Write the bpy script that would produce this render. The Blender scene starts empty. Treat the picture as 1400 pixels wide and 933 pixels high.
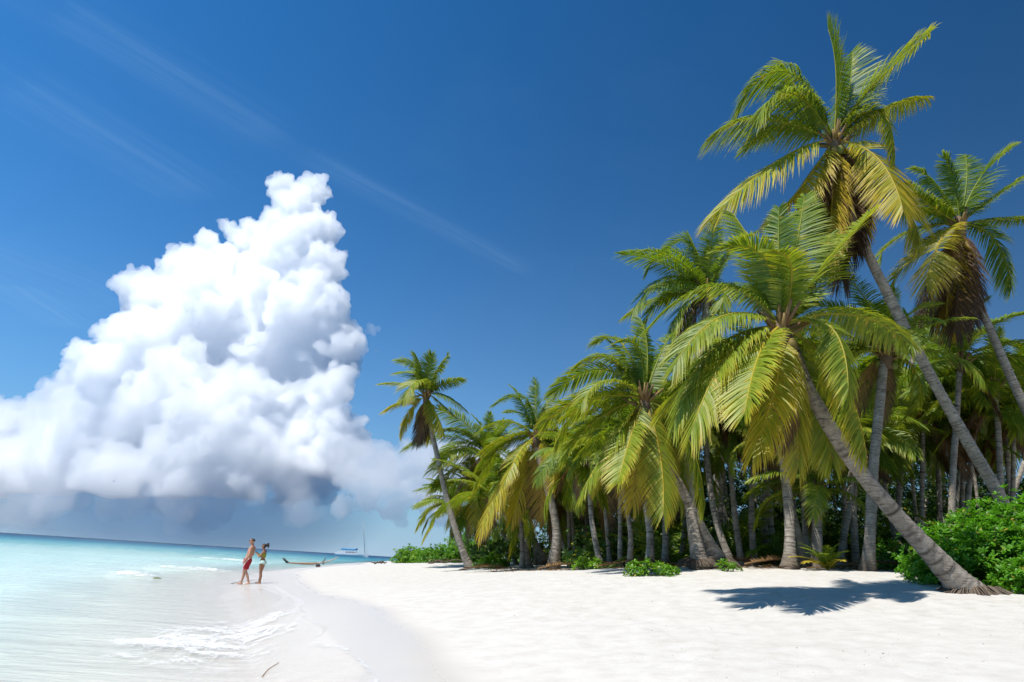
import bpy, bmesh, math, random
import numpy as np
from mathutils import Vector, Matrix, noise as mnoise

random.seed(7)
RNG = np.random.default_rng(11)
C = bpy.context.scene.collection
scene = bpy.context.scene

# ---------------------------------------------------------------- camera
PITCH, ROLL, EYE, F = math.radians(18.08), math.radians(3.575), 1.6, 933.33
fwd = np.array([0, math.cos(PITCH), math.sin(PITCH)])
r0, u0 = np.array([1.0, 0, 0]), np.array([0, -math.sin(PITCH), math.cos(PITCH)])
rgt = math.cos(ROLL) * r0 + math.sin(ROLL) * u0
upv = -math.sin(ROLL) * r0 + math.cos(ROLL) * u0
CAM = np.array([0, 0, EYE])
cam = bpy.data.objects.new('camera', bpy.data.cameras.new('camera'))
C.objects.link(cam)
cam.data.sensor_width, cam.data.lens = 36, 24
cam.data.clip_start, cam.data.clip_end = 0.1, 90000
cam.matrix_world = Matrix([[rgt[i], upv[i], -fwd[i], CAM[i]] for i in range(3)] + [[0, 0, 0, 1]])
scene.camera = cam

def ray(px, py):
    return fwd * F + rgt * (px - 700) + upv * (466.5 - py)
def at(px, py, Y):                    # the place at distance Y seen at a picture point
    d = ray(px, py)
    return CAM + d * (Y / d[1])
def on_level(px, py, z=0.0):
    d = ray(px, py)
    return CAM + d * ((z - EYE) / d[2])

# ---------------------------------------------------------------- helpers
def tag(o, label=None, cat=None, group=None, kind=None):
    if label: o['label'] = label
    if cat: o['category'] = cat
    if group: o['group'] = group
    if kind: o['kind'] = kind
    return o
def empty(name, loc, label, cat, group=None):
    o = bpy.data.objects.new(name, None); C.objects.link(o)
    o.location = loc; o.empty_display_size = 0.2
    return tag(o, label, cat, group)
def mesh_from(name, verts, polys, col=None, smooth=False):
    """verts (n,3); polys: list of int arrays (m,k)"""
    me = bpy.data.meshes.new(name)
    verts = np.asarray(verts, dtype=np.float32)
    polys = [np.asarray(p, dtype=np.int32) for p in polys if len(p)]
    nl = sum(p.size for p in polys); nf = sum(len(p) for p in polys)
    me.vertices.add(len(verts)); me.vertices.foreach_set('co', verts.ravel())
    me.loops.add(nl); me.polygons.add(nf)
    me.loops.foreach_set('vertex_index', np.concatenate([p.ravel() for p in polys]))
    cnt = np.concatenate([np.full(len(p), p.shape[1], dtype=np.int32) for p in polys])
    start = np.zeros(nf, dtype=np.int32); start[1:] = np.cumsum(cnt)[:-1]
    me.polygons.foreach_set('loop_start', start)
    me.update(calc_edges=True); me.validate()
    if smooth: me.polygons.foreach_set('use_smooth', np.ones(len(me.polygons), dtype=bool))
    if col is not None and len(me.vertices) == len(verts):
        a = me.attributes.new('col', 'FLOAT_COLOR', 'POINT')
        c = np.ones((len(verts), 4), dtype=np.float32); c[:, :col.shape[1]] = col
        a.data.foreach_set('color', c.ravel())
    return me
def obj(name, me, mat, parent=None, loc=None):
    o = bpy.data.objects.new(name, me); C.objects.link(o)
    if mat is not None:
        me.materials.clear(); me.materials.append(mat)
    if parent is not None: o.parent = parent
    if loc is not None: o.location = loc
    return o
class Geo:
    """collects numpy pieces into one mesh"""
    def __init__(s): s.v, s.q, s.t, s.c, s.n = [], [], [], [], 0
    def add(s, v, q=None, t=None, c=None):
        v = np.asarray(v, float)
        s.v.append(v)
        if q is not None and len(q): s.q.append(np.asarray(q) + s.n)
        if t is not None and len(t): s.t.append(np.asarray(t) + s.n)
        if c is None: c = np.ones((len(v), 3)) * .5
        c = np.asarray(c, float)
        if c.ndim == 1: c = np.tile(c, (len(v), 1))
        s.c.append(c); s.n += len(v)
    def mesh(s, name, smooth=False, origin=None):
        v = np.concatenate(s.v)
        if origin is not None: v = v - np.asarray(origin)
        return mesh_from(name, v, ([np.concatenate(s.q)] if s.q else []) + ([np.concatenate(s.t)] if s.t else []),
                         np.concatenate(s.c), smooth)
def unit(v):
    v = np.asarray(v, float); return v / (np.linalg.norm(v, axis=-1, keepdims=True) + 1e-12)
def catmull(P, n):
    P = np.asarray(P, float)
    P = np.vstack([2 * P[0] - P[1], P, 2 * P[-1] - P[-2]])
    out = []
    m = len(P) - 3
    ts = np.linspace(0, m - 1e-6, n)
    for t in ts:
        i = int(t); f = t - i
        a, b, c, d = P[i], P[i + 1], P[i + 2], P[i + 3]
        out.append(.5 * (2 * b + (c - a) * f + (2 * a - 5 * b + 4 * c - d) * f * f + (3 * b - a - 3 * c + d) * f ** 3))
    return np.array(out)
def frames(P):
    T = unit(np.gradient(P, axis=0))
    ref = np.array([0.31, 0.9, 0.05])
    A = unit(np.cross(T, ref)); B = np.cross(T, A)
    return T, A, B
def tube(P, R, sides=8, cap=True, wob=None):
    P = np.asarray(P, float); R = np.broadcast_to(np.asarray(R, float), (len(P),))
    T, A, B = frames(P)
    an = np.linspace(0, 2 * np.pi, sides, endpoint=False)
    rr = R[:, None] * np.ones(sides)
    if wob is not None: rr = rr * wob
    V = P[:, None, :] + rr[..., None] * (np.cos(an)[None, :, None] * A[:, None, :] + np.sin(an)[None, :, None] * B[:, None, :])
    n = len(P)
    i, j = np.meshgrid(np.arange(n - 1), np.arange(sides), indexing='ij')
    j2 = (j + 1) % sides
    Q = np.stack([i * sides + j, i * sides + j2, (i + 1) * sides + j2, (i + 1) * sides + j], -1).reshape(-1, 4)
    V = V.reshape(-1, 3); Tt = []
    if cap:
        V = np.vstack([V, P[0], P[-1]])
        a, b = n * sides, n * sides + 1
        for k in range(sides):
            Tt.append([a, (k + 1) % sides, k]); Tt.append([b, (n - 1) * sides + k, (n - 1) * sides + (k + 1) % sides])
    return V, Q, np.array(Tt).reshape(-1, 3)
_ico = {}
def ico(sub):
    if sub not in _ico:
        b = bmesh.new(); bmesh.ops.create_icosphere(b, subdivisions=sub, radius=1)
        _ico[sub] = (np.array([v.co[:] for v in b.verts]), np.array([[v.index for v in f.verts] for f in b.faces])); b.free()
    return _ico[sub]
def spheres_mesh(name, cen, rad, sub=1):
    v, f = ico(sub); cen = np.asarray(cen, float); rad = np.asarray(rad, float)
    V = (cen[:, None, :] + rad[:, None, None] * v[None]).reshape(-1, 3)
    Fc = (f[None] + (np.arange(len(cen)) * len(v))[:, None, None]).reshape(-1, 3)
    return mesh_from(name, V, [Fc])
def remeshed(name, me, voxel, smooth_it=0):
    o = bpy.data.objects.new('tmp', me); C.objects.link(o)
    m = o.modifiers.new('r', 'REMESH'); m.mode = 'VOXEL'; m.voxel_size = voxel; m.use_smooth_shade = True
    if smooth_it:
        s = o.modifiers.new('s', 'SMOOTH'); s.factor = .5; s.iterations = smooth_it
    dg = bpy.context.evaluated_depsgraph_get()
    out = bpy.data.meshes.new_from_object(o.evaluated_get(dg)); out.name = name
    bpy.data.objects.remove(o); bpy.data.meshes.remove(me)
    return out
def boxv(x0, x1, y0, y1, z0, z1):
    v = np.array([[x, y, z] for z in (z0, z1) for y in (y0, y1) for x in (x0, x1)])
    q = np.array([[0, 2, 3, 1], [4, 5, 7, 6], [0, 1, 5, 4], [2, 6, 7, 3], [0, 4, 6, 2], [1, 3, 7, 5]])
    return v, q
# value noise
_perm = RNG.random((256, 256))
def vnoise(x, y):
    xi, yi = np.floor(x).astype(int), np.floor(y).astype(int)
    fx, fy = x - xi, y - yi
    fx, fy = fx * fx * (3 - 2 * fx), fy * fy * (3 - 2 * fy)
    g = lambda a, b: _perm[a % 256, b % 256]
    return (g(xi, yi) * (1 - fx) + g(xi + 1, yi) * fx) * (1 - fy) + (g(xi, yi + 1) * (1 - fx) + g(xi + 1, yi + 1) * fx) * fy
def fbm(x, y, o=4):
    s, a, t = 0, 1, 0
    for k in range(o):
        s = s + a * vnoise(x * 2 ** k + 17 * k, y * 2 ** k + 31 * k); t += a; a *= .5
    return s / t

# ---------------------------------------------------------------- materials
def mat(name):
    m = bpy.data.materials.new(name); m.use_nodes = True
    nt = m.node_tree; nt.nodes.clear()
    out = nt.nodes.new('ShaderNodeOutputMaterial')
    return m, nt, out
def N(nt, t, **k):
    n = nt.nodes.new(t)
    for a, b in k.items():
        if a == 'ins':
            for i, v in b.items(): n.inputs[i].default_value = v
        else: setattr(n, a, b)
    return n
def L(nt, a, b): nt.links.new(a, b)
def ramp(nt, fac, stops, interp='LINEAR'):
    r = N(nt, 'ShaderNodeValToRGB'); r.color_ramp.interpolation = interp
    e = r.color_ramp.elements
    while len(e) < len(stops): e.new(.5)
    for i, (p, c) in enumerate(stops):
        e[i].position = p; e[i].color = (*c, 1) if len(c) == 3 else c
    L(nt, fac, r.inputs[0]); return r
def math_(nt, op, a, b=None, clamp=False):
    n = N(nt, 'ShaderNodeMath', operation=op, use_clamp=clamp)
    for i, v in enumerate((a, b)):
        if v is None: continue
        if isinstance(v, (int, float)): n.inputs[i].default_value = v
        else: L(nt, v, n.inputs[i])
    return n.outputs[0]
def mixc(nt, fac, a, b, blend='MIX'):
    n = N(nt, 'ShaderNodeMix', data_type='RGBA', blend_type=blend)
    for s, v in ((0, fac), (6, a), (7, b)):
        if isinstance(v, (int, float)): n.inputs[s].default_value = v
        elif isinstance(v, tuple): n.inputs[s].default_value = (*v, 1)
        else: L(nt, v, n.inputs[s])
    return n.outputs[2]
def noise_(nt, scale, detail=4, rough=.55, vec=None, dist=0):
    n = N(nt, 'ShaderNodeTexNoise', ins={'Scale': scale, 'Detail': detail, 'Roughness': rough, 'Distortion': dist})
    if vec is not None: L(nt, vec, n.inputs['Vector'])
    return n.outputs['Fac']
def simple(name, col, rough=.6, var=.15, scale=20, bump=.0, spec=.4, metal=0):
    m, nt, out = mat(name)
    g = N(nt, 'ShaderNodeTexCoord')
    f = noise_(nt, scale, 5, .6, g.outputs['Object'])
    c = mixc(nt, f, tuple(max(0, x * (1 - var * 1.6)) for x in col), tuple(min(1, x * (1 + var * 1.6)) for x in col))
    b = N(nt, 'ShaderNodeBsdfPrincipled', ins={'Roughness': rough, 'Specular IOR Level': spec, 'Metallic': metal})
    L(nt, c, b.inputs['Base Color'])
    if bump:
        bp = N(nt, 'ShaderNodeBump', ins={'Strength': bump, 'Distance': .02}); L(nt, f, bp.inputs['Height']); L(nt, bp.outputs[0], b.inputs['Normal'])
    L(nt, b.outputs[0], out.inputs[0]); return m
def leafy(name, trans=.48, rough=.5, gloss=.025, tint=(1.3, 1.2, .5)):
    m, nt, out = mat(name)
    a = N(nt, 'ShaderNodeAttribute', attribute_name='col')
    d = N(nt, 'ShaderNodeBsdfDiffuse'); t = N(nt, 'ShaderNodeBsdfTranslucent')
    L(nt, a.outputs['Color'], d.inputs[0])
    L(nt, mixc(nt, 1.0, a.outputs['Color'], tint, 'MULTIPLY'), t.inputs[0])
    m1 = N(nt, 'ShaderNodeMixShader', ins={0: trans}); L(nt, d.outputs[0], m1.inputs[1]); L(nt, t.outputs[0], m1.inputs[2])
    g = N(nt, 'ShaderNodeBsdfGlossy', ins={'Roughness': rough}); g.inputs[0].default_value = (1, 1, .95, 1)
    m2 = N(nt, 'ShaderNodeMixShader', ins={0: gloss}); L(nt, m1.outputs[0], m2.inputs[1]); L(nt, g.outputs[0], m2.inputs[2])
    L(nt, m2.outputs[0], out.inputs[0]); return m
M_FROND = leafy('palm_frond_mat')
M_DEAD = leafy('dead_frond_mat', .2, .6, .02, (1.1, 1, .8))
M_BUSH = leafy('bush_leaf_mat', .42, .45, .02, (1.2, 1.25, .5))

def bark_mat():
    m, nt, out = mat('palm_bark')
    a = N(nt, 'ShaderNodeAttribute', attribute_name='col')
    sep = N(nt, 'ShaderNodeSeparateColor'); L(nt, a.outputs['Color'], sep.inputs[0])
    g = N(nt, 'ShaderNodeNewGeometry')
    f = noise_(nt, 5, 6, .65, g.outputs['Position'])
    f2 = noise_(nt, 60, 4, .7, g.outputs['Position'])
    f3 = noise_(nt, 1.3, 3, .6, g.outputs['Position'])
    c = ramp(nt, f, [(.28, (.20, .165, .13)), (.5, (.37, .325, .275)), (.72, (.54, .495, .43))]).outputs[0]
    mpb = N(nt, 'ShaderNodeMapping', ins={'Scale': (5, 5, 34)}); L(nt, g.outputs['Position'], mpb.inputs[0])
    f4 = noise_(nt, 1.0, 5, .65, mpb.outputs[0], .6)
    c = mixc(nt, ramp(nt, f4, [(.36, (.85, .85, .85)), (.47, (0, 0, 0))]).outputs[0], c, (.07, .056, .045))
    c = mixc(nt, math_(nt, 'MULTIPLY', f2, .45), c, (.10, .085, .07))
    c = mixc(nt, ramp(nt, f3, [(.45, (0, 0, 0)), (.7, (.55, .55, .55))]).outputs[0], c, (.25, .21, .165))
    c = mixc(nt, math_(nt, 'MULTIPLY', sep.outputs[0], 1.0), c, (.045, .036, .03))        # dark leaf scars
    c = mixc(nt, sep.outputs[1], c, (.12, .085, .055))                                     # fibre at the base and crown
    b = N(nt, 'ShaderNodeBsdfPrincipled', ins={'Roughness': .9, 'Specular IOR Level': .2})
    L(nt, c, b.inputs['Base Color'])
    bp = N(nt, 'ShaderNodeBump', ins={'Strength': .8, 'Distance': .03}); L(nt, math_(nt, 'ADD', math_(nt, 'MULTIPLY', f2, .5), f4), bp.inputs['Height']); L(nt, bp.outputs[0], b.inputs['Normal'])
    L(nt, b.outputs[0], out.inputs[0]); return m
M_BARK = bark_mat()

# ---------------------------------------------------------------- the lie of the land
SHORE_PX = [(352, 960), (338, 900), (322, 850), (303, 818), (298, 803), (332, 787), (405, 777.5), (455, 772.3), (520, 768.2), (552, 766.8)]
shore = [on_level(*p)[:2] for p in SHORE_PX]
shore = np.array([[-2.0, -40.0], [-2.2, 2.0]] + [list(s) for s in shore] + [[10, 330], [420, 420], [420, -40]])
def seg_dist(X, Y, poly, closed=True):
    D = np.full(X.shape, 1e9)
    n = len(poly)
    for i in range(n if closed else n - 1):
        a, b = poly[i], poly[(i + 1) % n]
        ab = b - a; t = np.clip(((X - a[0]) * ab[0] + (Y - a[1]) * ab[1]) / (ab @ ab), 0, 1)
        D = np.minimum(D, np.hypot(X - a[0] - t * ab[0], Y - a[1] - t * ab[1]))
    return D
def inside(X, Y, poly):
    r = np.zeros(X.shape, bool); n = len(poly)
    for i in range(n):
        (x1, y1), (x2, y2) = poly[i], poly[(i + 1) % n]
        if y1 == y2: continue
        c = ((y1 > Y) != (y2 > Y)) & (X < (x2 - x1) * (Y - y1) / (y2 - y1) + x1)
        r ^= c
    return r
def sdist(X, Y):
    return np.where(inside(X, Y, shore), 1, -1) * seg_dist(X, Y, shore)
# feet of things that stand on the sand: picture point and distance
FEET = dict(near=(1335, 828, 14.2), c1=(984, 772, 20.4), c2=(957, 772, 20.0), t1=(1187, 777, 19.6), t2=(1080, 773, 20.2), mid=(757, 768, 33),
            mid2=(742, 767, 42), lone=(645, 783, 39), lowleft=(616, 762, 62), man=(333, 796.5, 29.0), woman=(354.5, 795.5, 29.0),
            p3=(885, 769, 24), bushl=(600, 772, 62), bushl2=(545, 769.5, 95), sh1=(720, 800, 24), sh2=(560, 800, 32), sh3=(900, 830, 15), tl=(1450, 800, 19), sp1=(490, 774.5, 72), sp2=(515, 773, 84), sp3=(470, 777, 60))
ctrl = {k: at(*v) for k, v in FEET.items()}
def base_z(X, Y):
    d = sdist(X, Y)
    land = 2.05 * (1 - np.exp(-np.maximum(d, 0) * .056))
    sea = np.maximum(-.05 * np.maximum(-d, 0), -2.5)
    return np.where(d > 0, land, sea), d
_cp = np.array(list(ctrl.values()))
_res = _cp[:, 2] - base_z(_cp[:, 0], _cp[:, 1])[0]
def ground(X, Y):
    X, Y = np.asarray(X, float), np.asarray(Y, float)
    z, d = base_z(X, Y)
    W = np.full(X.shape, .02); S = np.zeros(X.shape)
    for (cx, cy, cz), r in zip(_cp, _res):
        s = 2.0 + .09 * cy
        w = np.exp(-((X - cx) ** 2 + (Y - cy) ** 2) / (2 * s * s)); S += w * r; W += w
    fade = np.clip(d / 1.1, 0, 1)
    return z + S / W * fade
def gz(x, y): return float(ground(np.array([x]), np.array([y]))[0])

# wet sand edge (what the last waves reached)
WET_PX = [(760, 1010, 0.45), (650, 935, .42), (585, 885, .36), (530, 856, .3), (470, 838, .25), (437, 818, .22), (415, 803, .2), (410, 790, .18), (470, 781, .15), (520, 771, .1)]
wet_edge = np.array([on_level(*p)[:2] for p in WET_PX])
wet_poly = np.vstack([[[4.2, -10]], wet_edge, [[-300, 300], [-300, -10]]])

def grid_faces(nu, nv):
    i, j = np.meshgrid(np.arange(nu - 1), np.arange(nv - 1), indexing='ij')
    return np.stack([i * nv + j, (i + 1) * nv + j, (i + 1) * nv + j + 1, i * nv + j + 1], -1).reshape(-1, 4)

def build_ground():
    ys = np.concatenate([-30 + np.arange(0, 10) * 3.3, 3 + (np.exp(np.linspace(0, 1, 420) * math.log(1 + 420 / 3.2)) - 1) * 3.2])
    # across: fan of columns so that near sand is finer
    us = np.linspace(-1.15, 1.25, 420); us = np.concatenate([[-14, -7, -4, -2.5, -1.7], us, [1.6, 2.2, 4, 8, 14]])
    wdt = np.maximum(np.abs(ys), 6.0)
    X = us[None, :] * wdt[:, None]; Y = np.repeat(ys[:, None], len(us), 1)
    Z = ground(X, Y); d = sdist(X, Y)
    wet = np.where(inside(X, Y, wet_poly), 1, -1) * seg_dist(X, Y, wet_edge, False)
    dry = np.clip((-wet + .1) / 3.2, 0, 1)
    # trodden dry sand
    foot = (np.abs(fbm(X * 1.9, Y * 1.9, 3) - .5) * 2) ** .7
    lump = fbm(X * .55 + 9, Y * .55, 4) - .5
    Z = Z + dry * (.05 * lump + .042 * (foot - .5) + .02 * (fbm(X * 5, Y * 5, 2) - .5)) * np.clip(d / 4, 0, 1)
    Z = Z + (1 - dry) * .012 * (fbm(X * .8, Y * .5, 2) - .5)
    V = np.stack([X, Y, Z], -1).reshape(-1, 3)
    col = np.stack([np.clip(wet * .5 + .5, 0, 1), np.clip(d / 20, 0, 1), dry], -1).reshape(-1, 3)
    me = mesh_from('sand', V, [grid_faces(len(ys), len(us))[:, ::-1]], col, True)
    m, nt, out = mat('sand')
    g = N(nt, 'ShaderNodeNewGeometry'); P = g.outputs['Position']
    a = N(nt, 'ShaderNodeAttribute', attribute_name='col'); s = N(nt, 'ShaderNodeSeparateColor'); L(nt, a.outputs['Color'], s.inputs[0])
    n0 = noise_(nt, .35, 5, .6, P); n1 = noise_(nt, 3.0, 6, .65, P); n2 = noise_(nt, 40, 4, .7, P); n3 = noise_(nt, 260, 2, .6, P)
    wetf = math_(nt, 'ADD', s.outputs[0], math_(nt, 'MULTIPLY', math_(nt, 'SUBTRACT', n0, .5), .35))
    wetf = ramp(nt, wetf, [(.30, (0, 0, 0)), (.66, (1, 1, 1))], 'EASE').outputs[0]
    c = ramp(nt, n1, [(.25, (.435, .405, .36)), (.5, (.50, .473, .432)), (.75, (.545, .518, .48))]).outputs[0]
    c = mixc(nt, ramp(nt, n0, [(.5, (0, 0, 0)), (.8, (.5, .5, .5))]).outputs[0], c, (.49, .455, .41))
    speck = ramp(nt, n3, [(.26, (1, 1, 1)), (.32, (0, 0, 0))]).outputs[0]
    c = mixc(nt, math_(nt, 'MULTIPLY', speck, math_(nt, 'MULTIPLY', s.outputs[2], .35)), c, (.33, .28, .23))
    c = mixc(nt, wetf, c, (.505, .462, .415))
    b = N(nt, 'ShaderNodeBsdfPrincipled')
    L(nt, c, b.inputs['Base Color'])
    L(nt, mixc(nt, wetf, (.95, .95, .95), (.26, .26, .26)), b.inputs['Roughness'])
    L(nt, mixc(nt, wetf, (.12, .12, .12), (.13, .13, .13)), b.inputs['Specular IOR Level'])
    vo = N(nt, 'ShaderNodeTexVoronoi', ins={'Scale': 1.7, 'Randomness': 1.0}); L(nt, P, vo.inputs['Vector'])
    dim = ramp(nt, math_(nt, 'ADD', vo.outputs['Distance'], math_(nt, 'MULTIPLY', n2, .12)), [(.12, (0, 0, 0)), (.30, (1, 1, 1))], 'EASE').outputs[0]      # old footprints
    dim = math_(nt, 'MULTIPLY', math_(nt, 'SUBTRACT', dim, 1.0), ramp(nt, noise_(nt, .22, 3, .6, P), [(.42, (0, 0, 0)), (.6, (1, 1, 1))]).outputs[0])
    h = math_(nt, 'ADD', math_(nt, 'ADD', math_(nt, 'MULTIPLY', math_(nt, 'SUBTRACT', n1, .5), 1.0), math_(nt, 'MULTIPLY', dim, .55)), math_(nt, 'ADD', math_(nt, 'MULTIPLY', math_(nt, 'SUBTRACT', n2, .5), .35), math_(nt, 'MULTIPLY', math_(nt, 'SUBTRACT', n3, .5), .08)))
    h = math_(nt, 'MULTIPLY', h, math_(nt, 'ADD', math_(nt, 'MULTIPLY', s.outputs[2], .97), .03))
    bp = N(nt, 'ShaderNodeBump', ins={'Strength': .55, 'Distance': .06}); L(nt, h, bp.inputs['Height']); L(nt, bp.outputs[0], b.inputs['Normal'])
    L(nt, b.outputs[0], out.inputs[0])
    tag(obj('sand', me, m), 'white coral sand of the beach rising to the palms', kind='structure')

def build_sea():
    rs = np.concatenate([[0.01], 4 + (np.exp(np.linspace(0, 1, 420) * math.log(1 + 45000 / 3.5)) - 1) * 3.5])
    an = np.concatenate([np.linspace(math.radians(78), math.radians(138), 420), np.linspace(math.radians(139), math.radians(438), 150)[:-1]])
    R, A = np.meshgrid(rs, an, indexing='ij')
    X, Y = R * np.cos(A), R * np.sin(A)
    d = -sdist(X, Y)
    near = np.clip(1 - R / 140, 0, 1) * np.clip(d / 3, 0, 1)
    sw = np.sin((X * .55 + Y * 1.0) * 1.1 + 3 * fbm(X * .1, Y * .1, 2)) * .5 + np.sin((X * -.35 + Y * 1.0) * 2.3 + 4 * fbm(X * .2 + 4, Y * .2, 2)) * .3
    Z = near * (.035 * sw + .07 * (fbm(X * .5, Y * 1.1, 4) - .5))
    edge = .35 + 2.6 * (fbm(X * .30 + 3, Y * .16, 4) - .42)                # how far each tongue of water runs up
    filmd = np.clip((d + edge + .5) / 1.1, 0, 1)
    nr = (R < 220) & (d > -4) & (d < 3)
    gg = np.full(R.shape, -9.0); gg[nr] = ground(X[nr], Y[nr])
    Z = np.maximum(Z, gg + .004 + .012 * filmd)
    # low breakers rolling in
    for (bx, by, w, h) in BREAK:
        Z = Z + h * np.exp(-((X - bx) / w) ** 2 - ((Y - by - .12 * (X - bx)) / .9) ** 2)
    V = np.stack([X, Y, Z + .004], -1).reshape(-1, 3)
    dn = np.clip(np.log1p(np.maximum(np.maximum(d, 0), np.where(d > 0, .8 * (R - 60), 0))) / math.log(1 + 2000), 0, 1)
    col = np.stack([dn, np.clip(d / 6, 0, 1), filmd], -1).reshape(-1, 3)
    na = len(an); i, j = np.meshgrid(np.arange(len(rs) - 1), np.arange(na), indexing='ij'); j2 = (j + 1) % na
    Q = np.stack([i * na + j, (i + 1) * na + j, (i + 1) * na + j2, i * na + j2], -1).reshape(-1, 4)
    # leave out the sheet where it would lie under dry land
    dq = d.reshape(-1)[Q].max(1); Q = Q[(dq > -3.5) & (filmd.reshape(-1)[Q].max(1) > 0)]
    me = mesh_from('sea', V, [Q], col, True)
    m, nt, out = mat('sea_water')
    g = N(nt, 'ShaderNodeNewGeometry'); P = g.outputs['Position']
    a = N(nt, 'ShaderNodeAttribute', attribute_name='col'); s = N(nt, 'ShaderNodeSeparateColor'); L(nt, a.outputs['Color'], s.inputs[0])
    mp = N(nt, 'ShaderNodeMapping', ins={'Scale': (.25, 1.0, 1), 'Rotation': (0, 0, math.radians(-6))}); L(nt, P, mp.inputs[0])
    mp2 = N(nt, 'ShaderNodeMapping', ins={'Scale': (.01, .03, 1)}); L(nt, P, mp2.inputs[0])
    n1 = noise_(nt, 1.6, 5, .62, mp.outputs[0]); n2 = noise_(nt, 9, 4, .6, mp.outputs[0]); n3 = noise_(nt, 1.0, 4, .6, mp2.outputs[0])
    lg = lambda x: math.log1p(x) / math.log(2001)
    fac = math_(nt, 'ADD', s.outputs[0], math_(nt, 'MULTIPLY', math_(nt, 'SUBTRACT', n3, .5), .10))
    c = ramp(nt, fac, [(0, (.72, .68, .61)), (lg(2), (.66, .69, .60)), (lg(6), (.50, .64, .56)), (lg(14), (.38, .58, .51)), (lg(34), (.24, .43, .38)), (lg(70), (.09, .29, .28)),
                       (lg(160), (.022, .17, .22)), (lg(420), (.008, .075, .15)), (lg(1000), (.004, .03, .08))]).outputs[0]
    c = mixc(nt, math_(nt, 'MULTIPLY', ramp(nt, n1, [(.4, (0, 0, 0)), (.7, (1, 1, 1))]).outputs[0], .06), c, (.75, .8, .8))
    nf = noise_(nt, 7, 6, .65, P); edge = ramp(nt, math_(nt, 'ADD', s.outputs[2], math_(nt, 'MULTIPLY', math_(nt, 'SUBTRACT', nf, .5), .12)), [(.05, (0, 0, 0)), (.11, (1, 1, 1)), (.16, (.4, .4, .4)), (.34, (0, 0, 0))]).outputs[0]
    edge = math_(nt, 'MULTIPLY', edge, ramp(nt, noise_(nt, 2.2, 6, .7, P), [(.40, (0, 0, 0)), (.60, (.8, .8, .8))]).outputs[0])
    edge = math_(nt, 'MULTIPLY', edge, ramp(nt, s.outputs[2], [(.01, (0, 0, 0)), (.05, (1, 1, 1))]).outputs[0])
    c = mixc(nt, edge, c, (.8, .8, .79))
    b = N(nt, 'ShaderNodeBsdfPrincipled', ins={'IOR': 1.33, 'Roughness': .12, 'Specular IOR Level': .5})
    L(nt, c, b.inputs['Base Color'])
    L(nt, ramp(nt, s.outputs[0], [(lg(5), (.10, .10, .10)), (lg(60), (.22, .22, .22)), (lg(300), (.45, .45, .45))]).outputs[0], b.inputs['Roughness'])
    L(nt, ramp(nt, s.outputs[0], [(lg(4), (.22, .22, .22)), (lg(30), (.16, .16, .16)), (lg(300), (.05, .05, .05))]).outputs[0], b.inputs['Specular IOR Level'])
    h = math_(nt, 'ADD', n1, math_(nt, 'MULTIPLY', n2, .25))
    bp = N(nt, 'ShaderNodeBump', ins={'Strength': .35, 'Distance': .2}); L(nt, h, bp.inputs['Height']); L(nt, bp.outputs[0], b.inputs['Normal'])
    tr = N(nt, 'ShaderNodeBsdfTransparent'); mx = N(nt, 'ShaderNodeMixShader')
    al = ramp(nt, math_(nt, 'ADD', s.outputs[2], math_(nt, 'MULTIPLY', math_(nt, 'SUBTRACT', n1, .5), .25)), [(.08, (0, 0, 0)), (.2, (.35, .35, .35)), (1, (1, 1, 1))]).outputs[0]
    al2 = math_(nt, 'MULTIPLY', al, math_(nt, 'ADD', .45, math_(nt, 'MULTIPLY', s.outputs[1], .55)))
    al2 = math_(nt, 'MAXIMUM', al2, math_(nt, 'MULTIPLY', edge, .9))
    L(nt, al2, mx.inputs[0]); L(nt, tr.outputs[0], mx.inputs[1]); L(nt, b.outputs[0], mx.inputs[2])
    L(nt, mx.outputs[0], out.inputs[0])
    tag(obj('sea', me, m), 'clear turquoise sea deepening to blue at the horizon', kind='structure')

BREAK = [(*on_level(262, 781)[:2], 3.2, .22), (*on_level(178, 789)[:2], 1.3, .2), (*on_level(300, 767)[:2], 5, .25)]

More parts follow.
